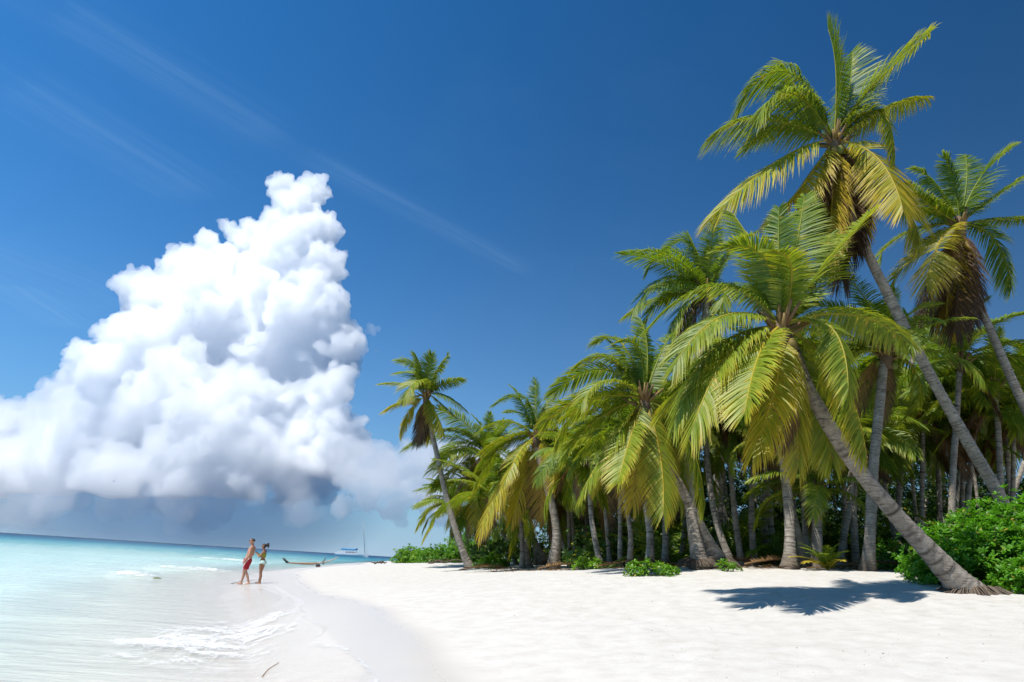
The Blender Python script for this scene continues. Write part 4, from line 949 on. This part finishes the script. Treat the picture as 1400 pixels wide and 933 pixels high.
# ---------------------------------------------------------------- boat, driftwood
def build_boat():
    Y = 500.0; p = at(481, 758, Y); p[2] = 0
    root = empty('catamaran', p, 'white sailing catamaran with a blue awning anchored far out', 'boat')
    root.rotation_euler = (0, 0, math.radians(2)); root.scale = (1.12, 1.2, 1.2)
    white = simple('boat_white', (.82, .82, .82), .6, .02, 20, 0, .2); blue = simple('awning_blue', (.01, .17, .38), .6, .1); grey = simple('mast_grey', (.25, .25, .27), .4, .05); glass = simple('boat_glass', (.02, .03, .05), .1, .02)
    for sy in (-3.2, 3.2):
        g = Geo(); xs = np.linspace(-9.6, 9.8, 24)
        rows = []
        for x in xs:
            u = (x + 9.6) / 19.4; w = 1.0 * min(1, (1 - u) * 3.2 + .02) * (.75 + .25 * min(1, u * 5)); top = 1.75 + .4 * u ** 2
            rows.append([[x, sy - w * .86, top], [x, sy - w * 1.06, .1], [x, sy, -.5], [x, sy + w * 1.06, .1], [x, sy + w * .86, top]])
        V = np.array(rows).reshape(-1, 3); g.add(V, grid_faces(24, 5)); i = np.arange(23)
        g.add(V, np.stack([i * 5, i * 5 + 4, i * 5 + 9, i * 5 + 5], -1)); g.add(np.array(rows[0]), None, [[0, 1, 2], [0, 2, 4], [2, 3, 4]])
        obj('hull', g.mesh('hull'), white, root)
    g = Geo(); g.add(*boxv(-8.5, 4.5, -3.3, 3.3, 1.05, 1.55)); obj('deck', g.mesh('deck'), white, root)
    g = Geo()
    for x in (-6.2, -4, -1.8, .4, 2.2):
        for y in (-2.9, 2.9):
            v, q, t = tube(np.array([[x, y, 1.5], [x, y, 4.0]]), .09, 6); g.add(v, q, t)
    obj('awning_post', g.mesh('awning_post'), white, root)
    g = Geo(); g.add(*boxv(-3.6, 2.4, -2.4, 2.4, 1.56, 2.75)); o = obj('cabin', g.mesh('cabin'), white, root)
    g = Geo()
    for k in range(5): g.add(*boxv(-3.2 + k * 1.1, -2.4 + k * 1.1, -2.43, 2.43, 2.0, 2.5))
    obj('window', g.mesh('window'), glass, o)
    g = Geo(); xs = np.linspace(-6.6, 2.8, 12); ysv = np.linspace(-3.1, 3.1, 7); XX, YY = np.meshgrid(xs, ysv, indexing='ij')
    ZZ = 4.35 - .05 * YY ** 2 + .5 * np.clip((XX - .5) / 2.3, 0, 1) ** 2
    V = np.stack([XX, YY, ZZ], -1).reshape(-1, 3); V2 = V - [0, 0, .35]; F1 = grid_faces(12, 7)
    g.add(V, F1); g.add(V2, F1[:, ::-1])
    for a in ([k for k in range(7)], [77 + k for k in range(7)], [k * 7 for k in range(12)], [k * 7 + 6 for k in range(12)]):
        ii = np.array(a); g.add(np.vstack([V, V2]), np.stack([ii[:-1], ii[1:], ii[1:] + 84, ii[:-1] + 84], -1))
    obj('awning', g.mesh('awning'), blue, root)
    v, q, t = tube(np.array([[8.2, 0, 1.3], [4.4, 0, 19.5]]), [.17, .11], 8); g = Geo(); g.add(v, q, t); obj('mast', g.mesh('mast'), grey, root)
    g = Geo()
    for e in ([9.6, 3.0, 1.8], [9.6, -3.0, 1.8], [-8, 3.1, 1.5], [-8, -3.1, 1.5]):
        v, q, t = tube(np.array([e, [4.6, 0, 18.5]]), .022, 4); g.add(v, q, t)
    obj('rigging', g.mesh('rigging'), grey, root)
    g = Geo()
    for y in (-3.3, 3.3):
        v, q, t = tube(np.array([[-8.6, y, 2.5], [-3.5, y, 2.5], [4, y, 2.4]]), .035, 5); g.add(v, q, t)
        for x in np.arange(-8.6, 4.1, 1.5): v, q, t = tube(np.array([[x, y, 1.5], [x, y, 2.5]]), .03, 5); g.add(v, q, t)
    obj('railing', g.mesh('railing'), white, root)
    # fore beam between the hulls
    v, q, t = tube(np.array([[8.2, -3.2, 1.45], [8.2, 3.2, 1.45]]), .16, 8); g = Geo(); g.add(v, q, t); obj('cross_beam', g.mesh('cross_beam'), white, root)

def stick(name, label, pts, rad, material, cat='driftwood', sides=7, seed=0, side_twigs=0, group=None):
    rng = np.random.default_rng(seed); P = np.array([at(*p) for p in pts]); org = P[0].copy()
    Q = catmull(P - org, 30) + rng.normal(0, .01, (30, 3)) * np.array(rad).mean()
    g = Geo(); R = np.interp(np.linspace(0, 1, 30), np.linspace(0, 1, len(rad)), rad)
    v, q, t = tube(Q, R, sides, True, 1 + .12 * rng.standard_normal((30, sides))); g.add(v, q, t)
    root = obj(name, g.mesh(name, True), material, None, org); tag(root, label, cat, group)
    return root, Q, org

def build_drift():
    wood = simple('wet_wood', (.26, .15, .085), .7, .3, 12, .5); dark = simple('root_wood', (.05, .04, .035), .8, .3, 12, .5); pale = simple('bleached_wood', (.38, .33, .28), .8, .2, 12, .5); tw = simple('twig_wood', (.12, .085, .06), .85, .25, 14, .5)
    Y = 74
    root, Q, org = stick('fallen_log', 'long fallen tree trunk lying in the shallows behind the couple', [(393, 769.5, Y), (410, 770.5, Y), (425, 771, Y), (436, 770.3, Y)], [.06, .09, .115, .08], wood, seed=3)
    def part(name, pts, rad, m):
        P = np.array([at(*p) for p in pts]) - org; g = Geo(); n = 16
        v, q, t = tube(catmull(P, n), np.interp(np.linspace(0, 1, n), np.linspace(0, 1, len(rad)), rad), 6); g.add(v, q, t); return obj(name, g.mesh(name, True), m, root)
    part('roots', [(394, 769.3, Y), (390, 766.5, Y), (386, 763, Y)], [.10, .11, .03], dark); part('roots', [(392, 769, Y - .3), (391, 767, Y - .5), (388, 762.5, Y - .6)], [.12, .1, .03], dark)
    part('branch', [(434, 770.2, Y), (445, 768.5, Y), (455, 765.5, Y), (462, 762, Y)], [.09, .075, .065, .05], pale)
    part('branch', [(440, 769.5, Y), (443.5, 766, Y), (445.5, 762, Y)], [.08, .06, .03], tw); part('branch', [(441, 769, Y), (442, 770.5, Y), (443, 771, Y)], [.07, .07, .05], dark)
    # coconut husk on the sand spit
    p = at(434, 778.6, 60); p[2] = gz(p[0], p[1]) + .1
    v, f = ico(2); g = Geo(); g.add(v * [.2, .17, .17], None, f); tag(obj('coconut_husk', g.mesh('coconut_husk', True), dark, None, p), 'dark round coconut husk on the sand by the water', 'coconut')
    def ground_stick(label, a, b2, Y1, rad, m, seed, twigs, sag=.08):
        rng = np.random.default_rng(seed)
        p0, p1 = at(a[0], a[1], Y1), at(b2[0], b2[1], Y1 + .8); n = 9; P = np.linspace(p0, p1, n)
        P[:, 1] += rng.normal(0, .12, n); P[:, 2] = ground(P[:, 0], P[:, 1]) + rad * .7 + np.abs(rng.normal(0, sag, n))
        g = Geo(); v, q, t = tube(catmull(P, 28) - P[0], np.linspace(rad, rad * .45, 28), 6); g.add(v, q, t)
        root = obj('driftwood', g.mesh('driftwood', True), m, None, P[0]); tag(root, label, 'driftwood', 'driftwood on the sand')
        for k in range(twigs):
            s = P[rng.integers(1, n)] - P[0]; e = s + np.array([rng.normal(0, .6), rng.normal(0, .5), .12 * rng.random()])
            e[2] = max(e[2], gz(*(e + P[0])[:2]) - P[0][2] + .02)
            v, q, t = tube(np.array([s, (s + e) / 2 + [0, 0, .05], e]), [rad * .5, rad * .35, rad * .15], 5); g = Geo(); g.add(v, q, t)
            obj('twig', g.mesh('twig'), m, root)
    ground_stick('fallen branch lying on the sand left of the lone slim palm', (585, 781), (632, 779), 50, .07, tw, 4, 9)
    ground_stick('dark forked driftwood on the far sand near the leftmost bush', (511, 773.5), (527, 778.5), 66, .09, tw, 5, 7)
    ground_stick('thin stick in the wash left of the man', (318, 792), (329, 790.5), 31, .016, tw, 6, 2, .01)
    # frond drifting in the shallows
    P = np.array([at(210, 788.6, 33), at(216, 789, 33.2), at(222, 790.4, 33.4)]); P[:, 2] = [.03, .06, .02]
    g = Geo(); Pb = bez(P[0], P[1], P[2]) ; frond_geo(g, Pb - P[0], side_of(Pb), .28, .1, .8, 20, .7, np.random.default_rng(8))
    tag(obj('drifting_frond', g.mesh('drifting_frond'), M_FROND, None, P[0]), 'green frond floating in the shallows left of the couple', 'palm frond')
    # a twig washed up at the tip of the foam
    p = [on_level(358, 928, .03), on_level(366, 920, .04), on_level(380, 914.5, .05)]
    P = np.array([[*q[:2], max(0, gz(q[0], q[1])) + .02] for q in p]); g = Geo(); v, q, t = tube(catmull(P, 14) - P[0], np.linspace(.008, .004, 14), 5); g.add(v, q, t)
    tag(obj('driftwood', g.mesh('driftwood'), wood, None, P[0]), 'small curved twig at the tip of the near foam', 'driftwood', 'driftwood on the sand')
    rng = np.random.default_rng(19); g = Geo()
    n = 2600; px = 690 + 560 * rng.random(n); Y = np.interp(px, [690, 760, 880, 1000, 1250], [33, 31, 23, 20.6, 20.4]) + rng.exponential(2.2, n) - .5
    x = (px - 700) / 933 * Y * 1.0; z = ground(x, Y)
    for k in range(n):
        a = rng.random() * 6.28; d = np.array([math.cos(a), math.sin(a), .1 * rng.normal()]) * (.08 + .3 * rng.random() ** 2); w_ = np.array([-d[1], d[0], .0]) * .09
        o = np.array([x[k], Y[k], z[k] + .012]); g.add(np.array([o - w_, o + w_, o + d * .6 + w_ * 1.3 + [0, 0, .02 * rng.random()], o + d]), [[0, 1, 2, 3]], None, BR * (.5 + .9 * rng.random()) if rng.random() < .8 else np.array([.30, .26, .2]))
    tag(obj('leaf_litter', g.mesh('leaf_litter'), M_DEAD), 'brown leaf litter strewn along the foot of the palm grove', 'leaf litter', kind='stuff')
    # crumbs of weed and shell strewn over the dry sand
    rng = np.random.default_rng(9); g = Geo()
    n = 420; px = 430 + 970 * rng.random(n); Y = 7 + 16 * rng.random(n) ** 1.2
    for a, b2 in zip(px, Y):
        x = (a - 700) / 933 * b2; z = gz(x, b2)
        if float(sdist(np.array([x]), np.array([b2]))[0]) < 4: continue
        s = .004 + .008 * rng.random() ** 4; d = unit(rng.standard_normal(3) * [1, 1, .2])
        v, q, t = tube(np.array([[x, b2, z + .01], np.array([x, b2, z + .012]) + d * s * 2.2]), s * .4, 4); g.add(v, q, t)
    tag(obj('beach_debris', g.mesh('beach_debris'), simple('debris', (.2, .15, .11), .9, .4, 3), None), 'crumbs of weed and twig strewn over the sand', 'debris', kind='stuff')

# ---------------------------------------------------------------- clouds
def cloud_mat(name, dens, col=(.995, .997, 1.0), aniso=0.0, absorb=None):
    m, nt, out = mat(name)
    aniso = .62
    v = N(nt, 'ShaderNodeVolumePrincipled', ins={'Density': dens, 'Anisotropy': aniso}); v.inputs['Color'].default_value = (*col, 1)
    L(nt, v.outputs[0], out.inputs['Volume']); return m
def cloud(name, label, blobs, D, base_py, dens, seed, voxel, kids=(18, 8, 4), col=(.995, .997, 1), flat=True, thick=1.0):
    rng = np.random.default_rng(seed)
    k = D / 933.0
    c, r = [], []
    for (px, py, rr, dz) in blobs:
        p = at(px, py, D + dz * k); R = rr * k * (1 + dz / 933.0)
        c.append(p); r.append(R)
        for _ in range(kids[0]):
            d = unit(rng.standard_normal(3) + np.array([-.15, -.35, .35])); R1 = R * rng.uniform(.22, .42); p1 = p + d * (R - R1 * .35)
            c.append(p1); r.append(R1)
            for _ in range(kids[1]):
                d2 = unit(rng.standard_normal(3) + d * .9 + np.array([0, -.2, .2])); R2 = R1 * rng.uniform(.25, .45); p2 = p1 + d2 * (R1 - R2 * .3); c.append(p2); r.append(R2)
                for _ in range(kids[2]):
                    d3 = unit(rng.standard_normal(3) + d2 * .9); R3 = R2 * rng.uniform(.3, .5); c.append(p2 + d3 * (R2 - R3 * .2)); r.append(R3)
    c, r = np.array(c), np.array(r)
    zb = at(300, base_py, D)[2]
    me = remeshed(name, spheres_mesh('t', c, r, 1), voxel, 1)
    co = np.zeros(len(me.vertices) * 3); me.vertices.foreach_get('co', co); co = co.reshape(-1, 3)
    no = np.zeros(len(me.vertices) * 3); me.vertices.foreach_get('normal', no); no = no.reshape(-1, 3)
    h = np.array([mnoise.fractal(Vector(p / (voxel * 9.0)), .7, 2.1, 4) for p in co])
    co = co + no * (h * voxel * 1.8)[:, None]
    if flat:
        low = co[:, 2] < zb; w = .5 + .5 * fbm(co[:, 0] / 900, co[:, 1] / 900, 3)
        co[low, 2] = zb + (co[low, 2] - zb) * .25 + (w[low] - .75) * 300
    me.vertices.foreach_set('co', co.astype(np.float32).ravel()); me.update()
    o = obj(name, me, cloud_mat(name + '_mat', dens, col)); tag(o, label, 'cloud', 'clouds over the sea'); return o

TOWER = [(385, 260, 24, 0), (428, 264, 26, 0), (405, 292, 36, 0), (442, 315, 30, 0), (398, 335, 48, 0), (345, 332, 32, 0), (318, 318, 15, 0), (432, 372, 44, 0), (370, 385, 62, 0), (290, 365, 44, 0), (248, 368, 32, 0), (190, 398, 32, 0),
         (218, 415, 42, 0), (300, 432, 72, 0), (418, 432, 56, 0), (390, 502, 72, 30), (440, 436, 40, 0), (468, 478, 30, 0), (460, 530, 32, 0), (445, 585, 40, 20), (162, 462, 30, -30), (200, 482, 55, -30), (140, 505, 44, -50),
         (485, 475, 16, 0), (476, 455, 18, 0), (305, 308, 10, 0), (420, 500, 60, 60), (410, 570, 60, 60), (350, 480, 70, 40), (470, 600, 36, 20), (450, 640, 40, 20), (380, 620, 50, 40)]
BANK = [(100, 545, 38, -60), (58, 570, 32, -60), (15, 585, 34, -60), (-40, 590, 48, -40), (-110, 570, 70, 0), (250, 535, 62, -130), (320, 560, 56, -130), (200, 575, 70, -130), (285, 600, 62, -160), (120, 605, 62, -130), (50, 630, 50, -130), (-40, 645, 62, -130), (-150, 640, 80, -60), (350, 620, 50, -140),
        (400, 635, 46, -120), (250, 640, 52, -180), (160, 650, 46, -180), (330, 655, 40, -160), (80, 660, 36, -150), (440, 650, 36, -90), (-100, 670, 50, -120)]
RIGHTC = [(490, 632, 30, 0), (525, 640, 32, 0), (560, 640, 30, 0), (600, 640, 34, 20), (640, 640, 36, 30), (480, 660, 24, -30), (520, 668, 24, -20), (560, 680, 24, 0), (500, 690, 20, 0), (600, 690, 30, 20), (470, 700, 16, 0), (540, 705, 20, 10), (660, 660, 40, 40), (700, 650, 40, 40)]
SCUD = [(x, 688 + 10 * math.sin(x * .05), 26 + 8 * math.sin(x * .031), -120 + 30 * math.sin(x * .07)) for x in range(-60, 430, 34)]
WISP = [(507, 452, 9, 0), (518, 450, 5, 0), (496, 470, 8, 0), (512, 482, 5, 0)]
def build_clouds():
    D = 9000
    cloud('cumulus_cloud', 'towering white cumulus cloud rising high over the sea', [(a, b, c * .99, d - .34 * (b - 250) - (25 if a > 390 else 0)) for a, b, c, d in TOWER], D, 650, .011, 1, 21)
    cloud('cumulus_cloud', 'broad low bank of white cloud with a dark flat base below the tower', BANK, D, 694, .0065, 2, 23)
    cloud('cumulus_cloud', 'hazy low pale clouds near the horizon between the tower and the palms', [(a, b - 6, c, d - .4 * (b - 600)) for a, b, c, d in RIGHTC], D - 2000, 742, .0052, 3, 26)
    cloud('cumulus_cloud', 'ragged grey cloud hanging under the flat base over the rain', SCUD, D - 600, 722, .0017, 5, 34, kids=(10, 5, 2), flat=False)
    cloud('cumulus_cloud', 'small torn wisps drifting off the right edge of the tower', WISP, D, 640, .0035, 6, 18, kids=(14, 6, 2), flat=False)
    # rain falling from the dark base
    v, f = ico(4); cp = at(235, 720, D + 300); cp[2] = 460
    v = v.copy(); v[:, 1] *= np.clip(1 - v[:, 0] ** 2 - .7 * v[:, 2] ** 2, 0, 1) ** .9
    vv = v * np.array([2900, 1500, 760]); vv[:, 2] = np.maximum(vv[:, 2], -455)
    me = mesh_from('rain_shower', vv + cp, [f])
    o = obj('rain_shower', me, cloud_mat('rain_mat', .00055, (.58, .72, .84))); tag(o, 'grey veil of rain falling under the dark cloud base', 'rain', kind='stuff')

# ---------------------------------------------------------------- sky and sun
SKY_GAIN, HORIZON = (.16, .72, 1.14), (3.9, 5.4, 6.9)
SUN_EL = math.radians(65); SUN_AZ = math.atan2(-.80, -.60)       # measured from +y towards +x
sv = np.array([math.sin(SUN_AZ) * math.cos(SUN_EL), math.cos(SUN_AZ) * math.cos(SUN_EL), math.sin(SUN_EL)])
def build_light():
    l = bpy.data.lights.new('sun', 'SUN'); l.energy = 5.0; l.angle = math.radians(.53); l.color = (1, .965, .90)
    o = bpy.data.objects.new('sun', l); C.objects.link(o); o.rotation_euler = Vector(sv).to_track_quat('Z', 'Y').to_euler()
    w = bpy.data.worlds.new('World'); scene.world = w; w.use_nodes = True; nt = w.node_tree; nt.nodes.clear()
    out = nt.nodes.new('ShaderNodeOutputWorld'); bg = N(nt, 'ShaderNodeBackground', ins={'Strength': .085})
    sk = N(nt, 'ShaderNodeTexSky', sky_type='NISHITA'); sk.sun_disc = False; sk.sun_elevation = SUN_EL; sk.sun_rotation = SUN_AZ % (2 * math.pi); sk.altitude = 0; sk.air_density = 1.0; sk.dust_density = .6; sk.ozone_density = 3.0
    tc = N(nt, 'ShaderNodeTexCoord'); D = tc.outputs['Generated']
    sx = N(nt, "ShaderNodeSeparateXYZ"); L(nt, D, sx.inputs[0])
    side = math_(nt, 'ADD', math_(nt, 'MULTIPLY', sx.outputs[0], -.52), .92)          # deeper blue away from the sun
    sidec = N(nt, 'ShaderNodeCombineXYZ'); [L(nt, side, sidec.inputs[i]) for i in range(3)]
    skc = mixc(nt, 1.0, mixc(nt, 1.0, sk.outputs[0], SKY_GAIN, 'MULTIPLY'), sidec.outputs[0], 'MULTIPLY')
    hz = math_(nt, 'POWER', 2.718, math_(nt, 'MULTIPLY', math_(nt, 'MAXIMUM', sx.outputs[2], 0.0), -6.5))
    skc = mixc(nt, math_(nt, 'MULTIPLY', hz, .95), skc, HORIZON)                         # sea haze low down
    # thin cirrus: streaks on a high flat layer
    zc = math_(nt, 'MAXIMUM', sx.outputs[2], .03)
    U, V = math_(nt, 'DIVIDE', sx.outputs[0], zc), math_(nt, 'DIVIDE', sx.outputs[1], zc)
    cmb = N(nt, 'ShaderNodeCombineXYZ'); L(nt, U, cmb.inputs[0]); L(nt, V, cmb.inputs[1])
    tot = None
    def uv(px, py): d = ray(px, py); return np.array([d[0] / d[2], d[1] / d[2]])
    for (a, b, wdt, amp) in (((60, 0), (400, 205), .050, .28), ((400, 205), (740, 382), .035, .30), ((0, 105), (290, 280), .075, .30), ((0, 385), (110, 455), .10, .35), ((-60, 330), (200, 430), .22, .22)):
        A_, B_ = uv(*a), uv(*b); d = (B_ - A_); Ln = np.linalg.norm(d); d = d / Ln; n = np.array([-d[1], d[0]])
        mp = N(nt, 'ShaderNodeCombineXYZ')
        al = math_(nt, 'ADD', math_(nt, 'MULTIPLY', U, float(d[0])), math_(nt, 'MULTIPLY', V, float(d[1])))
        ac = math_(nt, 'ADD', math_(nt, 'MULTIPLY', U, float(n[0])), math_(nt, 'MULTIPLY', V, float(n[1])))
        al = math_(nt, 'SUBTRACT', al, float(A_ @ d)); ac = math_(nt, 'SUBTRACT', ac, float(A_ @ n))
        L(nt, math_(nt, 'MULTIPLY', al, .8), mp.inputs[0]); L(nt, math_(nt, 'MULTIPLY', ac, 15.0), mp.inputs[1])
        f = noise_(nt, 1.5, 9, .68, mp.outputs[0], .9)
        wob = math_(nt, 'ADD', ac, math_(nt, 'MULTIPLY', math_(nt, 'SUBTRACT', noise_(nt, 1.1, 3, .5, mp.outputs[0]), .5), wdt * 3.2))
        q = math_(nt, 'DIVIDE', wob, wdt * 1.5); g = math_(nt, 'POWER', 2.718, math_(nt, 'MULTIPLY', math_(nt, 'MULTIPLY', q, q), -1.0))
        tcl = math_(nt, 'DIVIDE', al, Ln)
        e1 = ramp(nt, tcl, [(.0, (.25, .25, .25)), (.12, (1, 1, 1)), (.8, (1, 1, 1)), (1, (0, 0, 0))], 'EASE').outputs[0]
        s = math_(nt, 'MULTIPLY', math_(nt, 'MULTIPLY', g, e1), math_(nt, 'MULTIPLY', math_(nt, 'POWER', f, 2.2), amp * .62))
        tot = s if tot is None else math_(nt, 'ADD', tot, s)
    veil = math_(nt, 'MULTIPLY', ramp(nt, noise_(nt, .5, 5, .6, cmb.outputs[0], .5), [(.5, (0, 0, 0)), (.8, (1, 1, 1))]).outputs[0], .03)
    tot = math_(nt, 'ADD', tot, veil, True)
    c = mixc(nt, tot, skc, (4.8, 7.4, 9.8))
    L(nt, c, bg.inputs[0]); L(nt, bg.outputs[0], out.inputs[0])

def settings():
    scene.view_settings.view_transform = 'Standard'; scene.view_settings.look = 'None'; scene.view_settings.exposure = 0.36; scene.view_settings.gamma = 1
    scene.render.engine = 'CYCLES'; c = scene.cycles
    c.max_bounces = 56; c.diffuse_bounces = 4; c.glossy_bounces = 3; c.transmission_bounces = 4; c.transparent_max_bounces = 12; c.volume_bounces = 56
    c.use_denoising = True; c.sample_clamp_indirect = 6

build_light(); settings()
build_ground(); build_sea(); build_foam()
build_heroes(); build_grove(); build_bushes()
build_people(); build_boat(); build_drift()
build_clouds()
